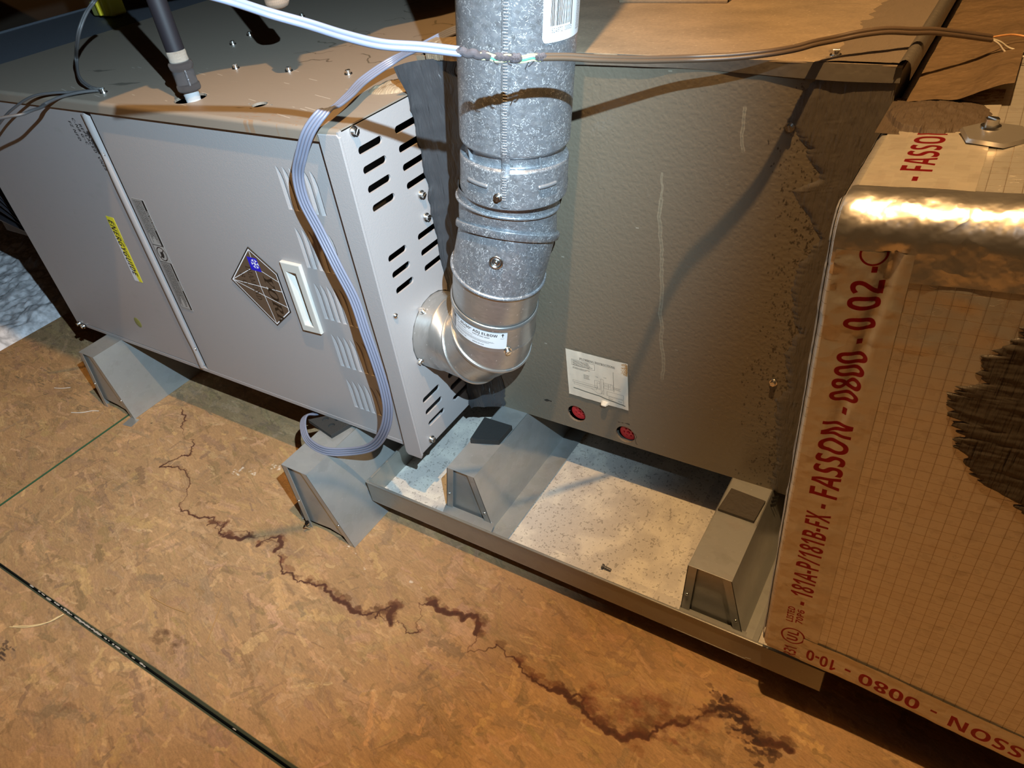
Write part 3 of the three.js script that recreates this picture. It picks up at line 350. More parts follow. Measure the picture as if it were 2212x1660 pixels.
// ------------------------------------------------------------------ evaporator coil cabinet
{
  const ZC = -0.165, YB = 0.1607, YT = 0.757, W = 0.591;
  const c = thing('coil_cabinet', 'grey-brown cooling coil cabinet behind the vent pipe with a paper sheet and two red plugs', 'coil cabinet', [0.3, YB, -0.43]);
  const map = canvas(1500, 1500, (x, w, h) => {
    const X = (m) => m / 0.594 * w, Y = (m) => (YT - m) / (YT - YB) * h; x.fillStyle = rgb(114, 105, 90); x.fillRect(0, 0, w, h);
    for (let i = 0; i < 5200; i++) { const g = rr(96, 134); x.fillStyle = rgb(g, g - 7, g - 19, 0.14); x.fillRect(rr(0, w), rr(0, h), rr(1, 9), rr(1, 9)); }
    const drip = (pts, wd) => { const j = jag(pts.map(([a, b]) => [X(a), Y(b)]), 0.06, 3); x.lineCap = 'round'; for (let i = 1; i < j.length; i++) { x.lineWidth = wd * (0.6 + 0.8 * vn(i * 0.7, wd)); x.strokeStyle = rgb(136, 129, 112, 0.4); poly(x, [j[i - 1], j[i]]); x.stroke(); } x.lineWidth = 1.6; x.strokeStyle = rgb(172, 164, 140, 0.6); for (const o of [-wd * 0.45, wd * 0.45]) { poly(x, j.map(([a, b]) => [a + o + rr(-1, 1), b])); x.stroke(); } };
    drip([[0.352, 0.60], [0.351, 0.55], [0.354, 0.50], [0.352, 0.43], [0.355, 0.38], [0.357, 0.316]], 11); drip([[0.447, 0.72], [0.447, 0.70], [0.449, 0.672]], 8); drip([[0.353, 0.635], [0.352, 0.60]], 5);
    for (let i = 0; i < 3600; i++) { const e = rnd(), b = rr(YB, YT), a = 0.535 - 0.055 * e * e * (0.35 + vn(b * 22, 3, 5)) + rr(-0.004, 0.004); if (fbm(a * 260, b * 190, 2, 77) < 0.44 + 0.12 * e) continue; const q = rr(0.8, 3.4); x.fillStyle = rgb(58, 52, 45, rr(0.4, 0.85)); poly(x, jag([[X(a) - q, Y(b)], [X(a), Y(b) - q * rr(1, 3)], [X(a) + q, Y(b)], [X(a) - q * 0.4, Y(b) + q * rr(0.6, 2.4)], [X(a) - q, Y(b)]], 0.3, 2)); x.fill(); }
    for (let i = 0; i < 26; i++) { x.fillStyle = rgb(196, 190, 174, rr(0.3, 0.7)); x.fillRect(rr(0, w), rr(0, h), rr(2, 12), rr(1, 4)); }
    x.fillStyle = rgb(30, 26, 22, 0.85); for (const [a, b, l] of [[0.145, 0.206, 0.014], [0.283, 0.206, 0.02]]) { poly(x, jag([[X(a), Y(b)], [X(a + l), Y(b + 0.002)], [X(a + l), Y(b - 0.001)], [X(a), Y(b - 0.002)]], 0.2, 2)); x.fill(); }
    x.strokeStyle = rgb(30, 26, 22, 0.7); x.lineWidth = 3; poly(x, jag([[X(0.31), Y(0.19)], [X(0.316), Y(0.168)]], 0.3, 3)); x.stroke();
  });
  mk('cabinet_shell', [box(0.004, 0.008, YB, YT, -0.71, ZC - 0.004), box(W - 0.004, W, YB, YT, -0.71, ZC - 0.004), box(0.004, W, YB, YT, -0.712, -0.708), box(0.004, W, YB, YB + 0.003, -0.71, ZC - 0.004), box(0.1, 0.4, YB + 0.01, YB + 0.075, ZC - 0.03, ZC - 0.026)], M.coil, c);
  mk('front_panel', rectUV(prism([[0.002, YB], [W, YB], [W, YT], [0.002, YT]], 0.003, 0.0005, [circle(0.206, 0.195, 0.0172), circle(0.295, 0.182, 0.0172)]).translate(0, 0, ZC - 0.0035), 'x', 'y', 0, YB, 0.594, YT - YB), S({ map: tex(map), roughness: 0.34, bumpMap: (() => { const t = hammer.clone(); t.repeat.set(0.594 / 0.13, 0.594 / 0.13); t.needsUpdate = true; return t; })(), bumpScale: 0.00022 }), c);
  const lidMat = S({ map: dust, roughness: 0.85 });
  mk('lid', [box(0.04, 0.594, 0.7675, 0.7705, -0.72, -0.1625, 0.0012), box(0.04, 0.1, 0.7675, 0.7705, -0.72, -0.4, 0.001)], lidMat, c);
  mk('lid_flange', [grid(90, 8, (u, v) => { const x = 0.04 + u * 0.554, low = 0.7562 + 0.0022 * Math.sin((x - 0.21) * 14), hi = 0.7703; return [x, low + (hi - low) * v, -0.1622 + 0.0022 * Math.sin(x * 24 + 1) * (1 - v) + 0.0008 * Math.sin(x * 61), x, v * 0.014]; }), grid(90, 1, (u, v) => [0.04 + u * 0.554, 0.7562 + 0.0022 * Math.sin((u * 0.554 - 0.17) * 14), -0.1622 - v * 0.003 + 0.0022 * Math.sin((0.04 + u * 0.554) * 24 + 1), u, v])].map((g) => g), M.coil, c);
  mk('lid_patch', grid(30, 10, (u, v) => { const x = 0.024 + u * 0.075, y = 0.754 + 0.021 * sm(clamp(v * 1.6)), z = -0.159 - 0.04 * clamp((v - 0.5) * 2); return [x, y + 0.0018 * fbm(x * 160, v * 9, 3, 3), z + 0.002 * fbm(x * 120, v * 12, 3, 6), x, v * 0.05]; }), S({ map: dust, color: lin(0.8, 0.8, 0.8), roughness: 0.7, bumpMap: brush, bumpScale: 0.0016 }), c, 'rough grey sealant patch');
  // sealant: fillet against the furnace end, smear along the duct side
  const fil = grid(22, 120, (u, v) => { const y = YB - 0.004 + v * (0.7605 - YB), j = 0.006 * (fbm(y * 70, 2, 4, 7) - 0.5) * 2, k = 0.012 * (fbm(y * 46, 9, 4, 12) - 0.5) * 2, w = u * 2 - 1, a = 0.030 + j + (y > 0.7 ? 0.02 * (y - 0.7) / 0.06 : 0), b = 0.062 + k; const x = w < 0 ? 0.0022 + 0.02 * Math.pow(1 + w, 2) : 0.0222 + (b - 0.0222) * Math.pow(w, 1.1), z = w < 0 ? ZC + 0.014 + (a - 0.014) * Math.pow(-w, 1.3) : ZC + 0.001 + 0.013 * Math.pow(1 - w, 2); const n = 0.0016 * (fbm(y * 90, u * 9, 4, 15) - 0.4); return [x + n, y, z + n, u * 0.09, y]; });
  mk('sealant', fil, M.mastic, c, 'dark grey brushed sealant fillet');
  const key = [[YT, 0.515], [0.735, 0.5], [0.709, 0.49], [0.685, 0.512], [0.65, 0.535], [0.632, 0.503], [0.615, 0.518], [0.58, 0.545], [0.55, 0.528], [0.52, 0.52], [0.483, 0.523], [0.45, 0.534], [0.411, 0.524], [0.36, 0.531], [0.331, 0.52], [0.275, 0.524], [0.22, 0.533], [0.182, 0.526], [YB, 0.534]];
  const edgeAt = (y) => { let k = 1; while (k < key.length - 1 && key[k][0] > y) k++; const [a, b] = key[k - 1], [d, e] = key[k], f = clamp((a - y) / (a - d)); return b + (e - b) * f + 0.009 * (fbm(y * 120, 1, 3, 44) - 0.5) + 0.006 * (fbm(y * 420, 5, 2, 45) - 0.5); };
  const smear = grid(16, 340, (u, v) => { const y = YB + v * (YT - YB), x0 = edgeAt(y), x = x0 + (W - 0.0005 - x0) * u; return [x, y, ZC - 0.0004 + 0.0022 * sm(clamp(u * 8)) + 0.0016 * (fbm(x * 160, y * 16, 4, 47) - 0.4) * clamp(u * 8), x, y]; });
  mk('sealant', smear, S({ color: lin(0.105, 0.09, 0.072), roughness: 0.42, bumpMap: brush, bumpScale: 0.0012 }), c, 'dark brown sealant band down the right edge');
  screw(c, [0.497, 0.703, ZC + 0.001], [0, 0, 1], 0.9); screw(c, [0.515, 0.361, ZC + 0.001], [0, 0, 1], 0.9); screw(c, [0.528, 0.7705, -0.185], [0, 1, 0], 1.0);
  const sheetC = canvas(1050, 940, (x, w, h) => {
    x.fillStyle = rgb(214, 208, 192); x.fillRect(0, 0, w, h); for (let i = 0; i < 1500; i++) { const g = rr(190, 225); x.fillStyle = rgb(g, g - 6, g - 20, 0.16); x.fillRect(rr(0, w), rr(0, h), rr(4, 60), rr(2, 12)); }
    for (let i = 0; i < 420; i++) { const q = rnd(); x.fillStyle = rgb(150, 104, 50, 0.22); x.beginPath(); x.arc(w - 8 - 110 * q * rnd(), 90 + rr(-70, 150), rr(2, 12), 0, 7); x.fill(); }
    x.fillStyle = '#1c1c1c'; put(x, 'PLUMBING INSTRUCTIONS', 235, 840, 162, 62, 'bold', 'serif'); x.strokeStyle = '#222'; x.lineWidth = 4; x.strokeRect(92, 184, 400, 116); lines(x, 108, 206, 366, 5, 21, '#1d1d1d', 9); lines(x, 104, 340, 310, 2, 20, '#222', 9); lines(x, 292, 440, 116, 5, 19, '#222', 7); lines(x, 800, 548, 130, 3, 20, '#333', 6);
    x.strokeStyle = '#2a2a2a'; x.lineWidth = 3; for (const r of [[90, 610, 440, 34], [108, 656, 400, 34], [480, 500, 90, 150], [520, 540, 50, 130], [590, 440, 44, 300], [640, 500, 120, 34], [640, 560, 120, 50], [720, 500, 70, 110], [690, 660, 280, 86], [720, 760, 250, 90]]) x.strokeRect(...r); x.lineWidth = 5; poly(x, [[808, 236], [808, 640]]); x.stroke(); x.lineWidth = 3; poly(x, [[410, 680], [470, 720], [540, 770], [600, 740], [620, 660]]); x.stroke();
    x.strokeStyle = rgb(86, 92, 84); x.lineWidth = 18; poly(x, [[92, 776], [540, 806], [1000, 866]]); x.stroke(); x.fillStyle = '#222'; x.font = '26px serif'; x.fillText('Cap', 500, 426); x.fillText('Coil', 640, 404); x.fillText('Base', 730, 810); x.fillText('Floor', 880, 815);
  });
  mk('instruction_sheet', grid(40, 34, (u, v) => { const x = 0.1965 + u * 0.106, y = 0.2375 + v * 0.092; return [x, y, ZC + 0.0014 + 0.0014 * fbm(x * 130, y * 40, 3, 23) + (v < 0.04 && u > 0.55 && u < 0.66 ? 0.006 : 0)]; }), printed(sheetC, 0.7), c, 'yellowed paper plumbing instruction sheet');
  for (const [x, y, a] of [[0.206, 0.195, 0.4], [0.295, 0.182, 0.1]]) {
    const holes = [circle(0, 0, 0.0034)]; for (let k = 0; k < 6; k++) { const t = k * Math.PI / 3 + a; holes.push([[t - 0.34, 0.0062], [t + 0.34, 0.0062], [t + 0.30, 0.0098], [t - 0.30, 0.0098]].map(([q, r]) => [r * Math.cos(q), r * Math.sin(q)])); }
    const disc = new THREE.Shape(); disc.absarc(0, 0, 0.0142, 0, Math.PI * 2); disc.holes = holes.map((h) => (h instanceof THREE.Path ? h : new THREE.Path(h.map(([p, q]) => new THREE.Vector2(p, q)))));
    const g = boxUV(new THREE.ExtrudeGeometry(disc, { depth: 0.004, bevelEnabled: true, bevelSize: 0.0006, bevelThickness: 0.0006, bevelSegments: 2, curveSegments: 40 }).translate(x + 0.002, y - 0.0012, ZC - 0.012));
    mk('drain_plug', [g, boxUV(new THREE.CylinderGeometry(0.0145, 0.0145, 0.004, 40).rotateX(Math.PI / 2).translate(x + 0.002, y - 0.0012, ZC - 0.015))], M.red, c, 'red plastic spoked drain plug');
  }
  mk('sealant', grid(12, 90, (u, v) => { const z = -0.1625 - v * 0.32, w = 0.075 - 0.02 * v + 0.02 * (fbm(z * 60, 1, 4, 61) - 0.5), x = 0.592 - w * (1 - u); return [x, 0.7703 + 0.0016 * sm(clamp(u * 4)) + 0.001 * fbm(x * 140, z * 30, 3, 62) * clamp(u * 5), z, x, z]; }), S({ color: lin(0.155, 0.12, 0.085), roughness: 0.75, bumpMap: brush, bumpScale: 0.0008 }), c, 'dusty brown sealant strip on the lid');
  // ragged mat of dust by the back edge of the lid, and the standing seam toward the duct
  mk('dust_mat', grid(30, 12, (u, v) => { const x = 0.2 + u * 0.13, z = -0.5 + v * 0.095 - 0.004 * fbm(x * 90, 1, 3, 5); return [x, 0.771 + 0.010 * Math.sqrt(Math.max(0, 1 - (2 * v - 1) ** 2)) * (0.5 + fbm(x * 120, z * 120, 4, 7)), z, x, z]; }), S({ color: lin(0.2, 0.13, 0.075), roughness: 1 }), c);
  mk('lid_rim', [box(0.19, 0.345, 0.7705, 0.7745, -0.404, -0.396, 0.001), box(0.338, 0.345, 0.7705, 0.7745, -0.52, -0.397, 0.001)], lidMat, c);
  mk('standing_seam', [grid(8, 60, (u, v) => { const z = -0.158 - v * 0.5, a = Math.PI * u; return [0.5955 + 0.0072 * Math.cos(a) * -1, 0.757 + 0.019 * Math.pow(Math.sin(a), 0.6) + 0.0015 * fbm(z * 40, 3, 3, 8), z + 0.002 * fbm(u * 5, 1, 2, 3), z, u * 0.03]; })], S({ color: lin(0.16, 0.14, 0.115), roughness: 0.4, metalness: 0.3, bumpMap: brush, bumpScale: 0.001 }), c, 'dark folded metal seam');
}

// ------------------------------------------------------------------ vent pipe and elbow
{
  const R10 = [0.1918, 0.6823, -0.0926], TOP = [0.2155, 0.862, -0.0985], lean = (k) => (TOP[k] - R10[k]) / (TOP[1] - R10[1]);
  const ax = (y) => R10[0] + (y - R10[1]) * lean(0), P = (y, r) => [ax(y), y, R10[2] + (y - R10[1]) * lean(2), 7.5, -1.9, r];
  const p = thing('vent_pipe', 'tall galvanized vent pipe rising in front of the coil cabinet', 'vent pipe', [ax(0.63), 0.628, -0.0926]);
  const prof = [[0.628, 0.0672], [0.630, 0.0678], [0.640, 0.0678], [0.6405, 0.067], [0.672, 0.067], [0.675, 0.0655], [0.6765, 0.0615], [0.6785, 0.0592], [0.686, 0.0592], [0.689, 0.0615], [0.6915, 0.0655], [0.695, 0.067], [0.80, 0.067], [0.9, 0.067], [1.4, 0.067], [2.15, 0.067]];
  const sharp = []; prof.forEach(([y, r]) => sharp.push(P(y, r)));
  mk('pipe_wall', loft(sharp, 110), M.zinc, p);
  const D = Math.PI / 180, onPipe = (y, al, q = 0.067) => { const g = ring(P(y, q)); return g.at(al * D); };
  const seam = []; seam.push(grid(4, 40, (u, v) => { const y = 0.632 + v * 0.32, a = 17.5 + 9 * u, q = 0.0672 + 0.0026 * Math.sin(Math.PI * (0.12 + 0.76 * u)) - (y > 0.675 && y < 0.692 ? 0.0055 : 0), s = onPipe(y, a, q); return [s.x, s.y, s.z, u * 0.01, y]; }));
  for (let i = 0; i < 90; i++) { const y = 0.642 + i * 0.0031; if (y > 0.672 && y < 0.695) continue; const a = onPipe(y, 19.6, 0.0694), b = onPipe(y, 23.6, 0.0696); seam.push(new THREE.CylinderGeometry(0.0008, 0.0008, a.distanceTo(b), 6).applyQuaternion(new THREE.Quaternion().setFromUnitVectors(V(0, 1, 0), b.clone().sub(a).normalize())).translate((a.x + b.x) / 2, (a.y + b.y) / 2, (a.z + b.z) / 2)); }
  mk('lock_seam', seam, M.zinc, p);
  for (const [a0, a1, y] of [[-22, 2, 0.6545], [58, 78, 0.6545]]) { const pts = []; for (let i = 0; i <= 8; i++) { const q = onPipe(y, a0 + (a1 - a0) * i / 8, 0.0668); pts.push([q.x, q.y, q.z]); } mk('embossed_rib', tube(pts, 0.0026, 24, 10), M.zinc, p); }
  const sc = ring(P(0.6435, 0.0675)); const q = sc.at(15 * D), o = sc.out(15 * D); screw(p, [q.x, q.y, q.z], [o.x, o.y, o.z], 0.95);
  for (const al of [-28, 60]) { const s = onPipe(0.6825, al, 0.0605); mk('crimp_tab', new RoundedBoxGeometry(0.003, 0.015, 0.006, 2, 0.0012).rotateY(al * D).translate(s.x, s.y, s.z), M.zinc, p); }
  const lab = canvas(720, 640, (x, w, h) => { x.clearRect(0, 0, w, h); x.fillStyle = rgb(228, 232, 234); x.beginPath(); x.roundRect(0, -60, w, h + 60, 46); x.fill(); x.fillStyle = '#111'; x.fillRect(90, 0, 350, 60); x.fillRect(90, 72, 350, 130); x.fillStyle = '#f4f4f4'; x.font = 'bold 68px sans-serif'; x.fillText('dv DuraVent', 100, 160, 330); x.font = 'bold 44px sans-serif'; x.fillText('TYPE B', 110, 48); x.fillStyle = '#333'; x.font = '46px monospace'; x.fillText('0401 4GV60', 96, 258, 300); let a = 96; while (a < 400) { const l = rr(4, 12); x.fillStyle = '#151515'; x.fillRect(a, 284, l, 240); a += l + rr(4, 12); } x.fillStyle = '#555'; x.fillRect(410, 300, 22, 240); x.font = '46px monospace'; x.fillStyle = '#333'; x.fillText('624972 00005', 110, 572, 330); x.lineWidth = 12; x.strokeStyle = '#555'; x.beginPath(); x.arc(520, 60, 44, 0, 7); x.stroke(); x.save(); x.translate(560, 600); x.rotate(-Math.PI / 2); lines(x, 0, 0, 420, 4, 28, '#444', 12); x.restore(); });
  const pa = P(0.8135, 0.067), pb = P(0.9, 0.067);
  mk('pipe_label', patch(pa, pb, 0, 1, 54, 112, 0.0006), printed(lab, 0.4, { alphaTest: 0.5 }), p, 'white barcode label');

  const e = thing('vent_elbow', 'adjustable galvanized vent elbow turning from the furnace end up to the pipe', 'vent elbow', [0.08, 0.28, -0.095]);
  const S0 = [-0.02, 0.3575, -0.0968, 90, 0, 0.0628], S1 = [0.027, 0.3575, -0.0966, 90, 0, 0.0632], S2 = [0.031, 0.3572, -0.0966, 88, 0, 0.0612], r2 = [0.0718, 0.3493, -0.0961, 62.5, 2, 0.0634], r3 = [0.1124, 0.3819, -0.0924, 39, 4.4, 0.0645], r4 = [0.1151, 0.3978, -0.0958, 21.9, 2.9, 0.0634], r5 = [0.1259, 0.4492, -0.0955, 20.2, 3, 0.0636], r6 = [0.1425, 0.5021, -0.0918, 20.3, 0.4, 0.0652], r7 = [0.1668, 0.5677, -0.0922, 2, -24, 0.0655], r8 = [0.1725, 0.6118, -0.0924, 9.7, -7.7, 0.0655], r9 = [0.1785, 0.631, -0.0924, 7, -3, 0.0662];
  const sec = (list, m, parent = e) => mk('elbow_section', loft(list, 96), m, parent);
  const mid = (a, b, t, dr = 0) => a.map((v, i) => v + (b[i] - v) * t + (i === 5 ? dr : 0));
  sec([S0, S1, S2, mid(S2, r2, 0.5), r2], M.shiny); sec([mid(r2, r3, 0, -0.0006), mid(r2, r3, 0.5, -0.0006), r3], M.shiny);
  sec([r3, r4, mid(r4, r5, 0.13, 0.0012), mid(r4, r5, 0.2, 0.0012), mid(r4, r5, 0.24), mid(r4, r5, 0.84), mid(r4, r5, 0.88, 0.0014), mid(r4, r5, 0.985, 0.0016), mid(r4, r5, 1, -0.001)], M.shiny);
  sec([mid(r4, r5, 0.97, -0.0018), mid(r5, r6, 0.5, -0.0012), mid(r5, r6, 1, -0.001)], M.shiny); sec([mid(r6, r7, 0), mid(r6, r7, 0.35, -0.0004), mid(r6, r7, 0.7, -0.0006), mid(r6, r7, 0.98, -0.0006)], M.zinc);
  sec([mid(r7, r8, 0, -0.0006), mid(r7, r8, 0.3, -0.0006), mid(r7, r8, 0.75, -0.0016), r8, mid(r8, r9, 0.25, -0.003), mid(r8, r9, 0.6, -0.0012), r9], M.zinc);
  for (const [b, r, m] of [[r2, 0.0022, M.shiny], [r3, 0.0028, M.shiny], [r6, 0.003, M.zinc], [mid(r7, r8, 0.93), 0.0024, M.zinc]]) mk('bead', bead(b, r), m, e);
  mk('rim', loft([mid(r6, r7, 0.90, 0.0002), mid(r6, r7, 0.905, 0.0036), mid(r6, r7, 1, 0.0042), mid(r7, r8, 0.07, 0.0026), mid(r7, r8, 0.09, -0.001)], 96), M.zinc, e);
  { const g = ring(mid(r6, r7, 0.56)), c0 = g.at(22 * D, -0.0002), n = g.out(22 * D), qn = new THREE.Quaternion().setFromUnitVectors(V(0, 1, 0), n); mk('dimple', [new THREE.TorusGeometry(0.0075, 0.0016, 10, 36).rotateX(Math.PI / 2), new THREE.LatheGeometry([[0.0026, 0.0006], [0.0036, 0.0016], [0.0048, 0.0004], [0.0078, -0.0008], [0.0095, 0.0]].map(([a, b]) => new THREE.Vector2(a, b)), 30), new THREE.SphereGeometry(0.0024, 14, 8)].map((k) => boxUV(k.applyQuaternion(qn).translate(c0.x, c0.y, c0.z))), M.screw, e, 'round dimple with a rivet'); }
  const elab = canvas(1240, 380, (x, w, h) => { x.fillStyle = rgb(222, 222, 224); x.fillRect(0, 0, w, h); x.fillStyle = '#161616'; x.fillRect(20, 24, 190, 90); x.fillRect(20, 128, 190, 26); x.fillStyle = '#d0d0d0'; x.font = 'bold 36px sans-serif'; x.fillText('TYPE B VENT', 28, 62, 170); x.fillText('4GV60', 28, 104, 170); let a = 20; while (a < 205) { const l = rr(4, 11); x.fillStyle = '#151515'; x.fillRect(a, 166, l, 190); a += l + rr(3, 8); } x.strokeStyle = '#222'; x.lineWidth = 6; x.beginPath(); x.arc(268, 68, 36, 0, 7); x.stroke(); x.fillStyle = '#1a1a1a'; x.font = 'bold 34px sans-serif'; x.fillText('UL', 246, 80); x.font = 'bold 84px sans-serif'; x.fillText('45/60° ADJ ELBOW', 340, 104, 760); x.font = 'bold 40px sans-serif'; x.fillText('LISTED 87R1', 250, 156); x.fillText('TYPE B GAS VENT', 610, 160); lines(x, 250, 196, 480, 1, 20, '#444', 8); lines(x, 250, 236, 800, 3, 20, '#333', 7); x.font = 'bold 34px sans-serif'; x.fillText('VACAVILLE, CA   ', 250, 338); x.fillText('MADE IN USA', 620, 342); x.fillRect(1150, 30, 16, 70); poly(x, [[1130, 56], [1158, 20], [1188, 56]]); x.fill(); lines(x, 1120, 128, 80, 2, 14, '#555', 5); });
  mk('elbow_label', patch(r4, r5, 0.27, 0.83, -42, 50, 0.0006), printed(elab, 0.4), e, 'white printed elbow label');
  for (const [r, f, b, al] of [[r4, 0.2, r5, 52]]) { const g = ring(mid(r, b, f)), s = g.at(al * D), n = g.out(al * D); screw(e, [s.x, s.y, s.z], [n.x, n.y, n.z], 1.05); }
  for (const al of [-60, 20]) { const g = ring(mid(S0, S1, 0.55)), s = g.at(al * D), n = g.out(al * D); screw(e, [s.x, s.y, s.z], [n.x, n.y, n.z], 0.95); }
}

// ------------------------------------------------------------------ duct board plenum on the right
{
  const X0 = 0.594, X1 = 1.4, tilt = (x) => 0.07 * Math.min(0.35, x - X0), low = (x) => 0.132 - 0.086 * Math.min(0.4, x - X0);
  const scrim = (() => { const n = 920, c = canvas(n, n, (x) => { x.fillStyle = rgb(128, 128, 128); x.fillRect(0, 0, n, n); for (let i = 0; i < 8; i++) { for (const [g, lw, o] of [[96, 4, -2], [165, 4, 2]]) { x.strokeStyle = rgb(g, g, g, 0.8); x.lineWidth = lw; poly(x, jag([[i * 115 + 57 + o, 0], [i * 115 + 57 + o, n]], 0.003, 4)); x.stroke(); x.strokeStyle = rgb(g, g, g, 0.4); poly(x, jag([[0, i * 115 + 57 + o], [n, i * 115 + 57 + o]], 0.004, 4)); x.stroke(); } } for (let i = 0; i < 130; i++) { const a = rr(0, n), b = rr(0, n); x.strokeStyle = rgb(rnd() < 0.5 ? 60 : 200, 120, 120, 0.4); x.lineWidth = rr(2, 6); poly(x, jag([[a, b], [a + rr(-60, 60), b + rr(-30, 30)]], 0.2, 2)); x.stroke(); } }); return tex(c, { srgb: false, rep: [0.0925] }); })();
  const grime = tex(canvas(1024, 1024, (x, n) => { x.fillStyle = rgb(222, 217, 206); x.fillRect(0, 0, n, n); for (let i = 0; i < 90; i++) { const a = rr(0, n), b = rr(0, n), q = rr(20, 110), g = rr(178, 228); x.fillStyle = rgb(g, g * 0.96, g * 0.88, 0.22); poly(x, jag([[a - q, b], [a, b - q * 0.5], [a + q, b], [a, b + q * 0.5], [a - q, b]], 0.35, 3)); x.fill(); } for (let i = 0; i < 8; i++) for (let k = 0; k < 2; k++) { x.strokeStyle = rgb(128, 94, 62, 0.5); x.lineWidth = 4; poly(x, k ? [[i * 128 + 64, 0], [i * 128 + 64, n]] : [[0, i * 128 + 64], [n, i * 128 + 64]]); x.stroke(); } }), { rep: [0.0925] });
  const foil = S({ map: grime, metalness: 0.72, roughness: 0.36, bumpMap: scrim, bumpScale: 0.0009 });
  const bright = S({ color: lin(0.8, 0.78, 0.74), metalness: 0.95, roughness: 0.33, bumpMap: wrinkle, bumpScale: 0.0012 });
  // s runs along the top toward the room, over the edge and down the front
  const E = 0.782, ARC = 0.028 * Math.PI / 2, FR = E + ARC;
  function at(x, s, q = 0) {
    const yt = 0.7335 + tilt(x), yb = low(x), R = 0.028, roll = clamp((X0 + 0.004 - x) / 0.004); let p, n;
    if (s < E) { p = [x, yt, 0.046 - E + s]; n = [0, 1, 0]; } else if (s < FR) { const a = (s - E) / R; p = [x, yt - R + R * Math.cos(a), 0.046 + R * Math.sin(a)]; n = [0, Math.cos(a), Math.sin(a)]; }
    else { const y = yt - R - (s - FR); p = [x, y, 0.074]; n = [0, 0, 1]; if (y < yb + 0.012) { const a = Math.min(1.6, (yb + 0.012 - y) / 0.012); p = [x, yb + 0.012 - 0.012 * Math.sin(a), 0.074 - 0.012 * (1 - Math.cos(a))]; n = [0, -Math.sin(a), Math.cos(a)]; } }
    const near = Math.exp(-Math.max(0, x - X0) / 0.09), big = 0.004 * (fbm(x * 7 + 3, s * 5, 2, 101) - 0.5), cr = s > E && s < FR + 0.09 ? 1 : 0.35, w = big + cr * (0.25 + near) * 0.0045 * (0.5 - Math.abs(fbm(x * 26, s * 34, 3, 103) - 0.5) * 2) - roll * 0.006 - (s > FR ? 0.005 * Math.exp(-(((x - 0.642 + (s - FR) * 0.085) / 0.006) ** 2)) * sm(clamp((FR + 0.33 - s) / 0.2)) : 0);
    return [p[0] + n[0] * (w + q), p[1] + n[1] * (w + q), p[2] + n[2] * (w + q)];
  }
  const LEN = FR + 0.62, surf = (x0, x1, s0, s1, nu, nv, q, uv) => grid(nu, nv, (u, v) => { const x = x0 + (x1 - x0) * u, s = s1 + (s0 - s1) * v; return [...at(x, s, q), ...(uv ? [u, v] : [x, -s])]; });
  const d = thing('duct_plenum', 'big foil-faced duct board box at the right with red printed tape', 'duct', [1.0, 0.1, -0.33]);
  mk('foil_facing', surf(X0, X1, 0, LEN, 220, 330, 0), foil, d);
  mk('board_core', box(X0 + 0.004, X1, 0.145, 0.722, -0.735, 0.060, 0.006), M.edge, d);
  mk('board_edge', grid(10, 120, (u, v) => { const s = 0.52 + v * (LEN - 0.53), p = at(X0 + 0.0005, s, 0), a = u; const o = s < E ? [0, -1, 0] : s < FR ? [0, -0.7, -0.7] : [0, 0, -1]; const k = 0.026 * a; return [p[0] - 0.001 - 0.003 * Math.sin(a * Math.PI) * (0.5 + fbm(s * 30, a, 3, 7)), p[1] + o[1] * k, p[2] + o[2] * k, s, a * 0.03]; }), S({ color: lin(0.6, 0.55, 0.47), metalness: 0.5, roughness: 0.5, bumpMap: wrinkle, bumpScale: 0.003 }), d, 'crinkled foil edge');
  mk('edge_foil', surf(X0 + 0.003, X1, E - 0.012, FR + 0.03, 160, 20, 0.0009), bright, d, 'shiny crinkled foil along the top edge');
  mk('dark_patch', grid(40, 220, (u, v) => { const y = 0.44 + 0.26 * v, e = [[0.44, 0.83], [0.475, 0.79], [0.505, 0.742], [0.537, 0.719], [0.575, 0.71], [0.611, 0.717], [0.65, 0.733], [0.70, 0.752]]; let k = 1; while (k < e.length - 1 && e[k][0] < y) k++; const f = clamp((y - e[k - 1][0]) / (e[k][0] - e[k - 1][0])), x0 = e[k - 1][1] + (e[k][1] - e[k - 1][1]) * f + 0.022 * (fbm(y * 90, 4, 4, 111) - 0.5) + 0.014 * (fbm(y * 420, 7, 2, 115) - 0.5), x = x0 + (1.25 - x0) * u * u, s = FR + (0.7335 + tilt(x) - 0.028) - y; return [...at(x, s, 0.0003 + 0.0016 * sm(clamp(u * 9)) * (0.3 + fbm(x * 70, y * 260, 4, 113)) - 0.003 * clamp(v * 20 - 19) - 0.003 * clamp(1 - v * 20)), x, y * 0.4]; }), S({ color: lin(0.075, 0.062, 0.048), roughness: 0.5, bumpMap: brush, bumpScale: 0.002 }), d, 'dark ragged-edged patch at the right');  // dark rough patch with a ragged left edge, laid over the front facing
  // printed tapes; the lettering runs up the front and on over the top
  const tapeBase = (x, w, h) => { x.fillStyle = rgb(212, 204, 188); x.fillRect(0, 0, w, h); for (let i = 0; i < 220; i++) { const g = rr(184, 222); x.fillStyle = rgb(g, g * 0.95, g * 0.87, 0.25); x.fillRect(rr(0, w), rr(0, h), rr(5, 60), rr(5, 80)); } };
  const RED = rgb(140, 16, 22, 0.95);
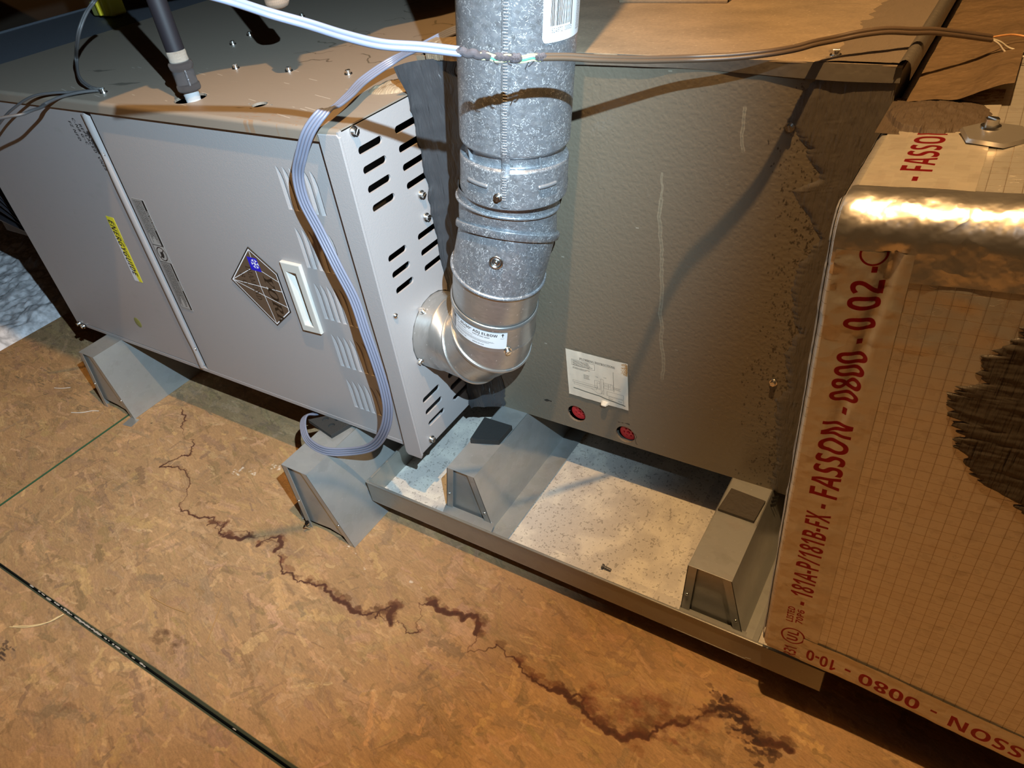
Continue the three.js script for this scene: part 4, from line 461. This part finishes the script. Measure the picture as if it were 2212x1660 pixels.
  const frontLen = 0.572, ft = canvas(200, 2048, (x, w, h) => {
    tapeBase(x, w, h); const k = h / frontLen, Y = (m) => (m - 0.137) * k; x.save(); x.translate(0, h); x.rotate(-Math.PI / 2); x.fillStyle = RED; x.strokeStyle = RED;
    x.lineWidth = 7; x.beginPath(); x.ellipse(Y(0.186), 98, 52, 46, 0, 0, 7); x.stroke(); x.font = 'bold 62px sans-serif'; x.fillText('UL', Y(0.186) - 38, 120); put(x, 'R31', Y(0.142), Y(0.165), 124, 72); put(x, 'LISTED', Y(0.212), Y(0.243), 86, 40); put(x, '70P6', Y(0.214), Y(0.242), 124, 40);
    put(x, '-', Y(0.25), Y(0.258), 140, 118); put(x, '181A-P/181B-FX', Y(0.265), Y(0.408), 140, 118); put(x, '-', Y(0.415), Y(0.423), 140, 118); put(x, 'FASSON', Y(0.43), Y(0.532), 146, 132); put(x, '-', Y(0.539), Y(0.548), 140, 118); put(x, '0800', Y(0.554), Y(0.612), 140, 118); put(x, '-', Y(0.619), Y(0.626), 140, 118); put(x, '0', Y(0.634), Y(0.648), 140, 118); put(x, '02', Y(0.654), Y(0.684), 140, 118); put(x, '-', Y(0.69), Y(0.697), 140, 118); x.lineWidth = 6; x.beginPath(); x.arc(Y(0.707), 98, 34, 0, 7); x.stroke(); x.restore();
  });
  const tape = { metalness: 0.62, bumpMap: wrinkle, bumpScale: 0.0007 }, bumpOf = (a, b) => { const t = wrinkle.clone(); t.repeat.set(a, b); t.needsUpdate = true; return t; };
  mk('foil_tape', surf(0.6, 0.656, FR + 0.006, FR + 0.006 + frontLen, 24, 150, 0.0012, true), S({ map: tex(ft), roughness: 0.36, ...tape, bumpMap: bumpOf(0.2, 2), bumpScale: 0.0009 }), d, 'foil tape with red lettering down the front edge');
  const tt = canvas(300, 1000, (x, w, h) => { tapeBase(x, w, h); x.save(); x.translate(0, h); x.rotate(-Math.PI / 2); x.fillStyle = RED; const k = h / 0.24; put(x, '-', 0.012 * k, 0.022 * k, 172, 120); put(x, 'FASSON', 0.03 * k, 0.135 * k, 176, 122); put(x, '-', 0.146 * k, 0.154 * k, 172, 120); put(x, '080', 0.165 * k, 0.215 * k, 172, 120); x.restore(); for (let i = 0; i < 260; i++) { x.fillStyle = rgb(104, 76, 48, 0.3); x.fillRect(rr(0, w), rr(0, 190) * rnd(), rr(4, 40), rr(3, 20)); } });
  mk('foil_tape', surf(0.602, 0.682, E - 0.25, E - 0.01, 20, 50, 0.0012, true), S({ map: tex(tt), roughness: 0.42, ...tape, bumpMap: bumpOf(0.3, 0.8) }), d, 'foil tape with red lettering on the top');
  const bt = canvas(2048, 150, (x, w, h) => { tapeBase(x, w, h); x.fillStyle = RED; x.save(); x.translate(w, h); x.rotate(Math.PI); const k = w / 0.6, A = (m) => w - (m - 0.656) * k; for (const [t, a, b] of [['10-0', 0.662, 0.698], ['-', 0.706, 0.714], ['0080', 0.722, 0.79], ['-', 0.8, 0.808], ['FASSON', 0.818, 0.93], ['-', 0.94, 0.95]]) put(x, t, A(b), A(a), 98, 84); x.restore(); });
  mk('foil_tape', grid(160, 26, (u, v) => { const x = 0.64 + u * 0.6, s1 = FR + (0.7335 + tilt(x) - 0.028) - low(x) - 0.012 + 0.01, s = s1 + (-0.052) * v; return [...at(x, s, 0.001 + 0.0012 * fbm(x * 60, v * 4, 3, 9)), u, v]; }), S({ map: tex(bt), roughness: 0.36, ...tape, bumpMap: bumpOf(2, 0.2), bumpScale: 0.001 }), d, 'foil tape with red upside-down lettering along the bottom edge');
  mk('washer', new THREE.CylinderGeometry(0.026, 0.028, 0.003, 6).rotateY(0.3).translate(0.684, 0.7435, -0.078), S({ color: lin(0.62, 0.58, 0.52), metalness: 0.8, roughness: 0.3 }), d, 'large flat metal washer'); screw(d, [0.679, 0.745, -0.088], [0, 1, 0], 1.35);
  const fl = S({ map: dust, color: lin(0.72, 0.62, 0.5), metalness: 0.3, roughness: 0.55, bumpMap: wrinkle, bumpScale: 0.003 });
  mk('foil_flap', [grid(40, 60, (u, v) => { const x = 0.604 + u * 0.083, z = -0.153 - v * 0.42, lift = 0.012 * sm(clamp((u - 0.45) / 0.5)) * clamp(1 - v * 1.4) + 0.004 * u; return [x, 0.7395 + tilt(x) + lift + 0.003 * (fbm(x * 70, z * 40, 3, 21) - 0.4), z, x, z]; })], fl, d, 'lifted dusty foil flap');
  mk('dirt_patch', grid(50, 40, (u, v) => { const a = u * 2 - 1, b = v * 2 - 1, q = clamp(1 - a * a - b * b) * (0.35 + fbm(u * 14, v * 14, 4, 31)); return [0.637 + a * 0.046, 0.7362 + 0.006 * q - 0.0035 * (q < 0.12) + tilt(0.637), -0.128 + b * 0.048, u * 0.1, v * 0.1]; }), S({ color: lin(0.075, 0.052, 0.033), roughness: 0.7, bumpMap: brush, bumpScale: 0.002 }), d, 'dark grimy sealant patch');
}
// ------------------------------------------------------------------ drain pan and metal stands
{
  const p = thing('drain_pan', 'wide shallow metal drain pan under the coil cabinet', 'drain pan', [0.28, 0, -0.3]);
  mk('pan_floor', box(-0.11, 0.671, 0.0435, 0.0447, -0.7, 0.049, 0.0004), M.pan, p);
  mk('front_wall', [box(-0.11, 0.671, 0.0440, 0.0915, 0.0478, 0.049, 0.0004), box(-0.11, 0.671, 0.0895, 0.093, 0.0462, 0.0506, 0.0012)], M.panSide, p);
  mk('left_wall', [box(-0.1105, -0.1093, 0.0440, 0.0915, -0.7, 0.049, 0.0004), box(-0.1125, -0.1085, 0.0895, 0.0925, -0.7, 0.049, 0.0012)], M.panSide, p);
  mk('right_wall', [box(0.6698, 0.671, 0.0440, 0.0915, -0.7, 0.049, 0.0004)], M.panSide, p); mk('back_wall', box(-0.11, 0.671, 0.044, 0.0915, -0.7012, -0.7, 0.0004), M.panSide, p);
  for (const [x, z] of [[-0.05, -0.25], [0.56, -0.25], [-0.05, -0.6], [0.56, -0.6]]) mk('spacer', box(x, x + 0.07, 0, 0.0435, z - 0.04, z + 0.04, 0.002), M.wood, p);
  screw(p, [0.06, 0.0435, 0.028], [0, -1, 0], 0.9);
  single('loose_bolt', 'small dark bolt lying on the floor of the drain pan', 'bolt', [new THREE.CylinderGeometry(0.0026, 0.0026, 0.014, 12).rotateZ(1.4).translate(0.336, 0.0475, -0.002), new THREE.CylinderGeometry(0.0045, 0.0045, 0.003, 6).rotateZ(1.4).translate(0.329, 0.0488, -0.002)].map(boxUV), M.iron);
}
function stand(label, { tl, tr, bl, br, y0, y1, z, z1 = -0.62, dent = 0, brim = 0, open = 0.008 }) {
  const t = thing('metal_stand', label, 'stand', [(bl + br) / 2, y0, (z + z1) / 2], 'metal equipment stands');
  const L = z - z1, side = (a, b, th) => prism([[a, y1], [b, y0 + 0.0006], [b + th, y0 + 0.0006], [a + th, y1]], L).translate(0, 0, z1), sl = 0.013;
  mk('top_plate', box(tl, tr, y1 - 0.0012, y1, z1, z, 0.0005), M.sheet, t);
  mk('side_panel', boxUV(side(tl, bl, 0.0011)), M.sheet, t); mk('side_panel', boxUV(side(tr - 0.0011, br - 0.0011, 0.0011)), M.sheet, t);
  const lip = (a, b, s) => boxUV(prism(s > 0 ? [[a, y1 - 0.001], [b, y0 + 0.001], [b + sl, y0 + 0.001], [a + sl, y1 - 0.001]] : [[a - sl, y1 - 0.001], [b - sl, y0 + 0.001], [b, y0 + 0.001], [a, y1 - 0.001]], 0.0011).translate(0, 0, z - 0.0011));
  mk('front_lip', lip(tl, bl, 1), M.sheet, t); mk('front_lip', lip(tr, br, -1), M.sheet, t);
  const f = prism([[tl + 0.001, y1 - 0.0015], [bl + 0.003, y0 + open], [(bl + br) / 2, y0 + open * 0.6 + dent], [br - 0.003, y0 + open * 0.3], [tr - 0.001, y1 - 0.0015]], 0.0011).translate(0, 0, z - 0.0065);
  mk('front_panel', boxUV(f), M.sheet, t);
  const mx = (a, b, k) => a + (b - a) * k; screw(t, [mx(tl, bl, 0.56) + 0.006, mx(y1, y0, 0.56), z], [0, 0, 1], 0.6, roundGeo); screw(t, [mx(tr, br, 0.7) - 0.006, mx(y1, y0, 0.7), z], [0, 0, 1], 0.6, roundGeo);
  if (brim) { mk('base_flange', boxUV(prism([[br - 0.001, y0 + 0.001], [br + brim * 0.6, y0 + 0.002], [br + brim * 0.62, y0 + 0.0048], [br + brim, y0 + 0.0062], [br + brim, y0 + 0.0050], [br + brim * 0.66, y0 + 0.0036], [br + brim * 0.64, y0 + 0.0006], [br - 0.001, y0]], z + 0.03 - z1).translate(0, 0, z1)), M.sheet, t); mk('front_flange', grid(20, 8, (u, v) => [bl + (br - bl + 0.004) * u, y0 + 0.0012 + 0.014 * v * v, z + 0.032 * (1 - v) - 0.002, u * 0.1, v * 0.03]), M.sheet, t); }
  return t;
}
const HF = 0.1588;
stand('metal stand with a screwed front under the far end of the furnace', { tl: -0.916, tr: -0.861, bl: -0.946, br: -0.8272, y0: 0, y1: 0.1666, z: 0.0721, dent: 0.006, open: 0.022 });
stand('metal stand with a dented front carrying the holed rubber pad', { tl: -0.2195, tr: -0.1589, bl: -0.2178, br: -0.1, y0: 0, y1: HF, z: 0.1261, dent: 0.010, open: 0.012 });
stand('metal stand inside the pan topped by the loose black pad', { tl: 0.0529, tr: 0.1071, bl: 0.0292, br: 0.1275, y0: 0.0447, y1: 0.1606, z: 0.0086, brim: 0.036 });
stand('metal stand in the pan beside the foil duct topped by a brown pad', { tl: 0.4735, tr: 0.535, bl: 0.4646, br: 0.559, y0: 0.0447, y1: 0.1606, z: 0.0194, brim: 0.02 });
{ // rubber pads
  const c = [[-0.252, 0.022], [-0.215, -0.012], [-0.168, -0.010], [-0.182, 0.036]];
  const t = thing('rubber_pad', 'ribbed black rubber pad with round holes under the furnace edge', 'pad', [-0.21, HF, 0.01], 'rubber isolation pads');
  const up = (pts, h, holes, y, m = 'x') => boxUV(turnXZ(prism(pts.map(([x, z]) => [x, -z]), h, 0.0006, holes)).translate(0, y, 0));
  mk('ribbed_layer', up(c, 0.0022, [], HF + 0.0006), M.rubber, t); mk('ribbed_layer', up(c.map(([x, z]) => [x * 0.985 - 0.0025, z]), 0.0012, [circle(-0.222, -0.008, 0.0062), circle(-0.199, -0.016, 0.0062), circle(-0.202, 0.003, 0.0055)], HF + 0.0040), M.rubber, t);
  mk('top_layer', up(c, 0.0014, [circle(-0.222, -0.008, 0.0062), circle(-0.199, -0.016, 0.0062), circle(-0.202, 0.003, 0.0055)], HF + 0.0060), M.rubber, t);
  single('rubber_pad', 'square black rubber pad lying loose on the stand below the elbow', 'pad', up([[0.0575, -0.058], [0.1035, -0.075], [0.104, -0.116], [0.049, -0.115]], 0.0092, [], 0.1613), M.rubber, 'rubber isolation pads');
  single('rubber_pad', 'thin dark brown rubber pad on the stand beside the foil duct', 'pad', up([[0.477, -0.092], [0.481, -0.138], [0.532, -0.134], [0.529, -0.091]], 0.0042, [], 0.1613), S({ color: lin(0.05, 0.042, 0.034), roughness: 0.75, bumpMap: hammer, bumpScale: 0.0006 }), 'rubber isolation pads');
  const strip = (dz) => { const s = [[0.508, 0.1595, -0.168], [0.522, 0.149, -0.150], [0.545, 0.157, -0.162]]; return grid(2, 12, (u, v) => { const k = v * 2, i = Math.min(1, Math.floor(k)), f = k - i, q = s[i].map((a, j) => a + (s[i + 1][j] - a) * f); return [q[0], q[1] - dz * 0.4 - 0.006 * u, q[2] + dz]; }); };
  single('bent_strip', 'bent dark rubber strip curling out below the right corner of the coil cabinet', 'strip', [0, 0.006, 0.012].map((d) => strip(d)).flatMap((g) => [g, g.clone().translate(0, -0.0012, -0.0008)]), M.rubber);
  single('tape_scrap', 'grey tape scrap stuck on the floor at the front of the far stand', 'tape', boxUV(new RoundedBoxGeometry(0.028, 0.0006, 0.026, 1, 0.0002).rotateY(0.15).translate(-0.826, 0.0004, 0.083)), M.sheet);
  single('anchor_screw', 'short steel screw standing out of the floor at the dented stand', 'screw', [new THREE.CylinderGeometry(0.0022, 0.0016, 0.018, 10).rotateX(0.5).translate(-0.207, 0.0095, 0.135), new THREE.CylinderGeometry(0.0045, 0.0045, 0.0024, 12).rotateX(0.5).translate(-0.207, 0.018, 0.131)].map(boxUV), M.screw);
  single('metal_scrap', 'bent scrap of sheet metal beside the left foot of the dented stand', 'scrap', boxUV(new RoundedBoxGeometry(0.03, 0.0014, 0.016, 1, 0.0005).rotateZ(0.08).rotateY(-0.6).translate(-0.243, 0.0025, 0.106)), M.sheet);
}

// ------------------------------------------------------------------ gas pipe
{
  const x = -0.334, z = -0.042, Y = 0.7165;
  const g = thing('gas_pipe', 'black iron gas pipe with a cast coupling entering the furnace top', 'gas pipe', [x, 0.68, z]);
  const lathe = (p, n = 36) => new THREE.LatheGeometry(p.map(([r, y]) => new THREE.Vector2(r, y)), n).translate(x, 0, z);
  mk('nipple', lathe([[0.0105, 0.68], [0.0105, Y + 0.002], [0.0112, Y + 0.004], [0.0105, Y + 0.006], [0.0113, Y + 0.009], [0.0106, Y + 0.012], [0.0112, Y + 0.015], [0.0105, Y + 0.018]]), M.tapeWhite, g, 'thread tape wrapped nipple');
  mk('coupling', lathe([[0.012, Y + 0.014], [0.0155, Y + 0.0145], [0.0168, Y + 0.017], [0.0168, Y + 0.023], [0.0152, Y + 0.025], [0.0148, Y + 0.043], [0.0168, Y + 0.046], [0.0172, Y + 0.052], [0.016, Y + 0.0545], [0.012, Y + 0.055]]), M.iron, g);
  for (const al of [0.55, 2.6, 4.7]) mk('coupling_rib', boxUV(new RoundedBoxGeometry(0.003, 0.022, 0.003, 1, 0.0008).translate(0, Y + 0.034, 0.0152).rotateY(al + 0.6).translate(x, 0, z)), M.iron, g);
  mk('thread_paste', lathe([[0.0125, Y + 0.054], [0.0138, Y + 0.056], [0.0132, Y + 0.062], [0.0137, Y + 0.067], [0.0128, Y + 0.0705], [0.0122, Y + 0.071]]), M.putty, g, 'white thread paste');
  mk('pipe_wall', [lathe([[0.0131, Y + 0.07], [0.0131, 0.92]]), lathe([[0.0131, 1.02], [0.0131, 2.2]])], M.black, g);
  // tee, side branch and capped drip leg above the frame: they throw the dark shadows on the furnace top
  mk('tee', [lathe([[0.0131, 0.912], [0.0185, 0.913], [0.0185, 0.93], [0.017, 0.932], [0.017, 1.0], [0.0185, 1.002], [0.0185, 1.022], [0.0131, 1.023]]), boxUV(new THREE.CylinderGeometry(0.0165, 0.0165, 0.05, 30).rotateZ(Math.PI / 2).rotateY(0.9).translate(x + 0.02, 0.965, z - 0.022))].map(boxUV), M.iron, g);
  mk('side_branch', tube([[x + 0.02, 0.965, z - 0.022], [-0.25, 0.965, -0.146], [-0.236, 0.965, -0.164]], 0.0131, 30, 20), M.black, g);
  mk('elbow_fitting', new THREE.SphereGeometry(0.0185, 24, 16).translate(-0.236, 0.963, -0.164), M.iron, g);
  mk('drip_leg', new THREE.CylinderGeometry(0.0131, 0.0131, 0.13, 24).translate(-0.236, 0.895, -0.164), M.black, g);
  mk('end_cap', new THREE.LatheGeometry([[0.0001, 0.813], [0.008, 0.8135], [0.0145, 0.8165], [0.0175, 0.822], [0.0178, 0.845], [0.0155, 0.847], [0.0131, 0.847]].map(([r, y]) => new THREE.Vector2(r, y)), 32).translate(-0.236, 0, -0.164), S({ color: lin(0.36, 0.26, 0.19), roughness: 0.7, bumpMap: brush, bumpScale: 0.001 }), g, 'rusty tan pipe cap');
}

// ------------------------------------------------------------------ cables
function strands(pts, nrms, offs, r, n = 220) {
  const c = curve(pts), out = [];
  const P = []; for (let i = 0; i <= n; i++) { const t = i / n, p = c.getPoint(t), T = c.getTangent(t), k = t * (nrms.length - 1), a = Math.min(nrms.length - 2, Math.floor(k)), N = V(...nrms[a]).lerp(V(...nrms[a + 1]), k - a).normalize(), s = T.clone().cross(N).normalize(); P.push([p, s, N]); }
  for (const [o, h = 0] of offs) out.push(capTube(new THREE.TubeGeometry(new THREE.CatmullRomCurve3(P.map(([p, s, N]) => p.clone().addScaledVector(s, o).addScaledVector(N, h))), n, r, 9, false), new THREE.CatmullRomCurve3(P.map(([p, s, N]) => p.clone().addScaledVector(s, o).addScaledVector(N, h))), r, 9));
  return out;
}
{
  const t = thing('hanging_cable', 'pale grey flat cable looping over the furnace corner and down past the louvers', 'cable', [-0.06, 0.16, 0.0]);
  const pts = [[0.09, 0.786, -0.235], [0.05, 0.782, -0.2], [0.007, 0.767, -0.177], [-0.042, 0.749, -0.166], [-0.055, 0.738, -0.119], [-0.036, 0.735, -0.062], [-0.022, 0.735, -0.02], [-0.017, 0.738, 0.004], [-0.031, 0.72, 0.022], [-0.053, 0.687, 0.028], [-0.068, 0.661, 0.029], [-0.071, 0.628, 0.03], [-0.058, 0.583, 0.03], [-0.037, 0.533, 0.035], [-0.019, 0.488, 0.038], [-0.007, 0.438, 0.045], [0.001, 0.387, 0.048], [0.003, 0.334, 0.049], [-0.002, 0.296, 0.05], [-0.02, 0.252, 0.052], [-0.065, 0.197, 0.05], [-0.113, 0.172, 0.056], [-0.165, 0.1655, 0.071], [-0.212, 0.1655, 0.064], [-0.24, 0.170, 0.046], [-0.262, 0.168, 0.02], [-0.268, 0.150, -0.01], [-0.27, 0.12, -0.06]];
  const up = [0.2, 1, 0.3], fr = [0.35, 0.1, 1], nr = [up, up, up, [0, 1, 0.8], fr, fr, fr, fr, fr, fr, fr, [0.2, 0.4, 1], [0, 0.8, 0.8], [0, 1, 0.3]];
  for (const g of strands(pts, nr, [[-0.0063], [-0.0021], [0.0021], [0.0063]], 0.00215)) mk('strand', g, M.cableWhite, t);
  mk('cable_tip', tube([[-0.27, 0.12, -0.06], [-0.275, 0.10, -0.08]], 0.003, 12, 8), S({ color: lin(0.08, 0.28, 0.24), roughness: 0.5 }), t, 'green wire end');
}
{
  const t = thing('thermostat_cable', 'thin spliced thermostat cable stretched across in front of the vent pipe', 'cable', [0.3, 0.79, 0.03]);
  const full = [[0.06, 0.93, 0.235], [0.1, 0.906, 0.192], [0.12, 0.885, 0.158], [0.143, 0.873, 0.141], [0.175, 0.862, 0.132], [0.207, 0.853, 0.122], [0.236, 0.846, 0.102], [0.262, 0.838, 0.083], [0.281, 0.832, 0.071], [0.298, 0.826, 0.054], [0.316, 0.821, 0.03], [0.331, 0.816, 0.010], [0.349, 0.809, -0.012], [0.376, 0.798, -0.052], [0.41, 0.790, -0.089], [0.446, 0.7885, -0.105], [0.479, 0.789, -0.121], [0.501, 0.7895, -0.139], [0.513, 0.791, -0.150], [0.529, 0.791, -0.167], [0.548, 0.793, -0.179], [0.57, 0.793, -0.193], [0.592, 0.789, -0.208], [0.606, 0.786, -0.222], [0.62, 0.781, -0.237], [0.639, 0.773, -0.26], [0.656, 0.766, -0.279]];
  const N = [[0.1, 0.75, 0.65], [0.2, 0.6, 0.8]], cut = (a, b) => full.slice(a, b);
  for (const g of strands(cut(0, 8), N, [[-0.0023], [0.0023]], 0.0026, 90)) mk('white_jacket', g, M.cableWhite, t);
  for (const g of strands(cut(10, 27), N, [[-0.0019], [0.0019]], 0.0022, 140)) mk('brown_jacket', g, M.cableBrown, t);
  const sp = curve([full[7], full[8], full[9], full[10]]), seg = (a, b) => { const q = []; for (let i = 0; i <= 8; i++) { const p = sp.getPoint(a + (b - a) * i / 8); q.push([p.x, p.y + 0.0008 * Math.sin(i * 2), p.z]); } return q; };
  const tapeM = S({ color: lin(0.16, 0.14, 0.15), roughness: 0.4, bumpMap: brush, bumpScale: 0.001 });
  for (const [a, b, r] of [[-0.0, 0.36, 0.0040], [0.47, 0.60, 0.0036], [0.66, 0.73, 0.0042], [0.93, 1, 0.0036]]) mk('tape_wrap', tube(seg(a, b), r, 30, 12), tapeM, t, 'torn tape around the splice');
  const cols = [[0.62, 0.66, 0.3], [0.08, 0.34, 0.2], [0.8, 0.8, 0.78], [0.7, 0.62, 0.2]];
  cols.forEach((c, k) => mk('inner_wire', tube(seg(0.3, 0.98).map(([x, y, z]) => [x, y + 0.0022 * (k - 1.5) * 0.8, z + 0.0022 + 0.0006 * (k % 2)]), 0.00085, 40, 6), S({ color: lin(...c), roughness: 0.4 }), t));
  for (const [u, dx, dy] of [[0.44, 0.004, -0.006], [0.62, 0.003, -0.006], [0.86, -0.006, -0.010], [0.92, -0.008, -0.008], [0.02, 0.002, 0.006]]) { const p = sp.getPoint(u); mk('tape_shred', tube([[p.x, p.y - 0.002, p.z + 0.002], [p.x + dx * 0.5, p.y + dy * 0.7, p.z + 0.003], [p.x + dx, p.y + dy, p.z + 0.001]], 0.0006, 10, 5), tapeM, t); }
  for (const [e, c] of [[[0.674, 0.756, -0.284], [0.5, 0.46, 0.36]], [[0.672, 0.753, -0.280], [0.55, 0.5, 0.42]], [[0.676, 0.763, -0.305], [0.6, 0.3, 0.12]]]) mk('bare_wire', tube([[0.654, 0.7665, -0.278], [(0.656 + e[0]) / 2, (0.766 + e[1]) / 2 + 0.001, (-0.28 + e[2]) / 2], e, [e[0] + 0.03, e[1] - 0.004, e[2] + 0.006]], 0.001, 20, 6), S({ color: lin(...c), roughness: 0.4 }), t);
}
{
  const t = thing('control_cable', 'dark grey control cable screwed to the furnace top left of the gas pipe', 'cable', [-0.6, 0.717, 0]);
  const loop = [[-0.562, 0.7205, -0.033], [-0.581, 0.7235, -0.033], [-0.615, 0.733, -0.041], [-0.665, 0.752, -0.076], [-0.618, 0.778, -0.061], [-0.59, 0.803, -0.061], [-0.588, 0.822, -0.081], [-0.59, 0.835, -0.104], [-0.561, 0.85, -0.105]];
  for (const g of strands(loop, [[0.3, 0.2, 1], [0.3, 0.2, 1]], [[-0.0015], [0.0015]], 0.0021, 90)) mk('strand', g, M.cableGrey, t);
  mk('strand', tube([[-0.562, 0.720, -0.031], [-0.6, 0.7215, -0.012], [-0.628, 0.724, 0.006], [-0.66, 0.722, 0.022], [-0.72, 0.700, 0.04], [-0.78, 0.67, 0.05]], 0.0021, 80, 10), M.cableGrey, t);
  for (const o of [0, 0.005]) mk('strand', tube([[-0.562, 0.7203, -0.032], [-0.585, 0.7215, -0.016 + o], [-0.61, 0.7185, 0.005 + o], [-0.628, 0.7125, 0.022 + o], [-0.615, 0.713, 0.038 + o * 0.5], [-0.598, 0.717, 0.062], [-0.592, 0.718, 0.082], [-0.605, 0.719, 0.10], [-0.64, 0.715, 0.125]], 0.0024, 100, 10), M.cableGrey, t);
  mk('clip', boxUV(new RoundedBoxGeometry(0.03, 0.0016, 0.006, 1, 0.0005).translate(-0.566, 0.7232, -0.034)), M.sheet, t);
}

// ------------------------------------------------------------------ far left: return box, black sheeting, yellow fitting
{
  const d = S({ color: lin(0.085, 0.095, 0.115), roughness: 0.6, bumpMap: fine, bumpScale: 0.0004 });
  const r = thing('return_plenum', 'dark metal return air box joined to the far end of the furnace', 'plenum', [-1.22, 0.3, -0.38]);
  mk('box_wall', [box(-1.40, -1.032, 0.3, 0.7145, -0.71, -0.10, 0.003)], d, r); mk('top_hem', tube([[-1.402, 0.7155, -0.70], [-1.402, 0.7165, -0.38], [-1.402, 0.7155, -0.102]], 0.003, 40, 8), d, r);
  mk('inner_leg', box(-1.39, -1.36, -0.02, 0.3, -0.66, -0.63, 0.002), M.darkWood, r); mk('inner_leg', box(-1.08, -1.05, 0, 0.3, -0.66, -0.63, 0.002), M.darkWood, r);
  single('plastic_sheet', 'folded black plastic sheeting hanging at the far end of the furnace', 'plastic sheet', grid(60, 90, (u, v) => { const a = -0.95 + 1.5 * v, R = 0.02 + 0.42 * u, fold = 0.016 * Math.sin(v * 34 + 2 * fbm(v * 6, u * 2, 2, 9)) * Math.pow(u, 0.6); return [-1.036 - R * 0.94, 0.372 + R * Math.sin(a * 0.62 + 0.58) * 0.95 + fold * 0.7, -0.03 - 0.05 * u + fold]; }), S({ color: lin(0.028, 0.027, 0.032), roughness: 0.35 }));
  const y = thing('yellow_fitting', 'bright yellow plastic fitting behind the grey cable at the top edge', 'fitting', [-1.2, 0.7165, -0.48]);
  mk('body', box(-1.215, -1.16, 0.7185, 0.765, -0.51, -0.47, 0.006), M.yellow, y); mk('wing', box(-1.25, -1.215, 0.718, 0.75, -0.515, -0.475, 0.004), M.olive, y); for (const x of [-1.2, -1.178]) mk('fin', box(x - 0.004, x + 0.004, 0.722, 0.78, -0.472, -0.462, 0.002), M.yellow, y);
}

// ------------------------------------------------------------------ litter on the floor
const litter = (name, label, cat, pts, r, m, group) => single(name, label, cat, boxUV(tube(pts.map(([x, z, h = 0]) => [x, r + 0.0004 + h, z]), r, 24, 6)), m, group);
litter('pine_needle', 'brown pine needle lying left of the floor middle, longest of the needles', 'pine needle', [[-0.359, 0.374], [-0.315, 0.372], [-0.273, 0.366]], 0.0008, M.needle, 'pine needles on the floor');
litter('pine_needle', 'brown pine needle with a dark knot, right of the longest one', 'pine needle', [[-0.229, 0.323], [-0.212, 0.352], [-0.191, 0.388]], 0.0008, M.needle, 'pine needles on the floor');
litter('straw', 'pale curved straw blade lying across the lower left floor seam', 'straw', [[-0.53, 0.529], [-0.5, 0.512], [-0.478, 0.492], [-0.47, 0.472]], 0.0013, M.straw);
litter('straw', 'thin pale straw blade doubled beside the lower left floor seam', 'straw', [[-0.535, 0.533], [-0.505, 0.518], [-0.482, 0.497], [-0.474, 0.478]], 0.001, M.straw);
litter('thread', 'white curved fibre on the floor in front of the far stand', 'fibre', [[-1.0, 0.125], [-0.975, 0.114], [-0.955, 0.098], [-0.94, 0.092]], 0.0009, M.strand);
litter('thread', 'short white fibre on the floor nearest the insulation', 'fibre', [[-1.14, 0.085], [-1.12, 0.078], [-1.10, 0.066]], 0.0008, M.strand);
litter('hair', 'brown hooked strand on the floor below the white fibre', 'fibre', [[-0.905, 0.128], [-0.91, 0.118], [-0.90, 0.11], [-0.882, 0.112], [-0.872, 0.104], [-0.86, 0.105]], 0.0006, M.needle);

renderer.render(scene, camera);
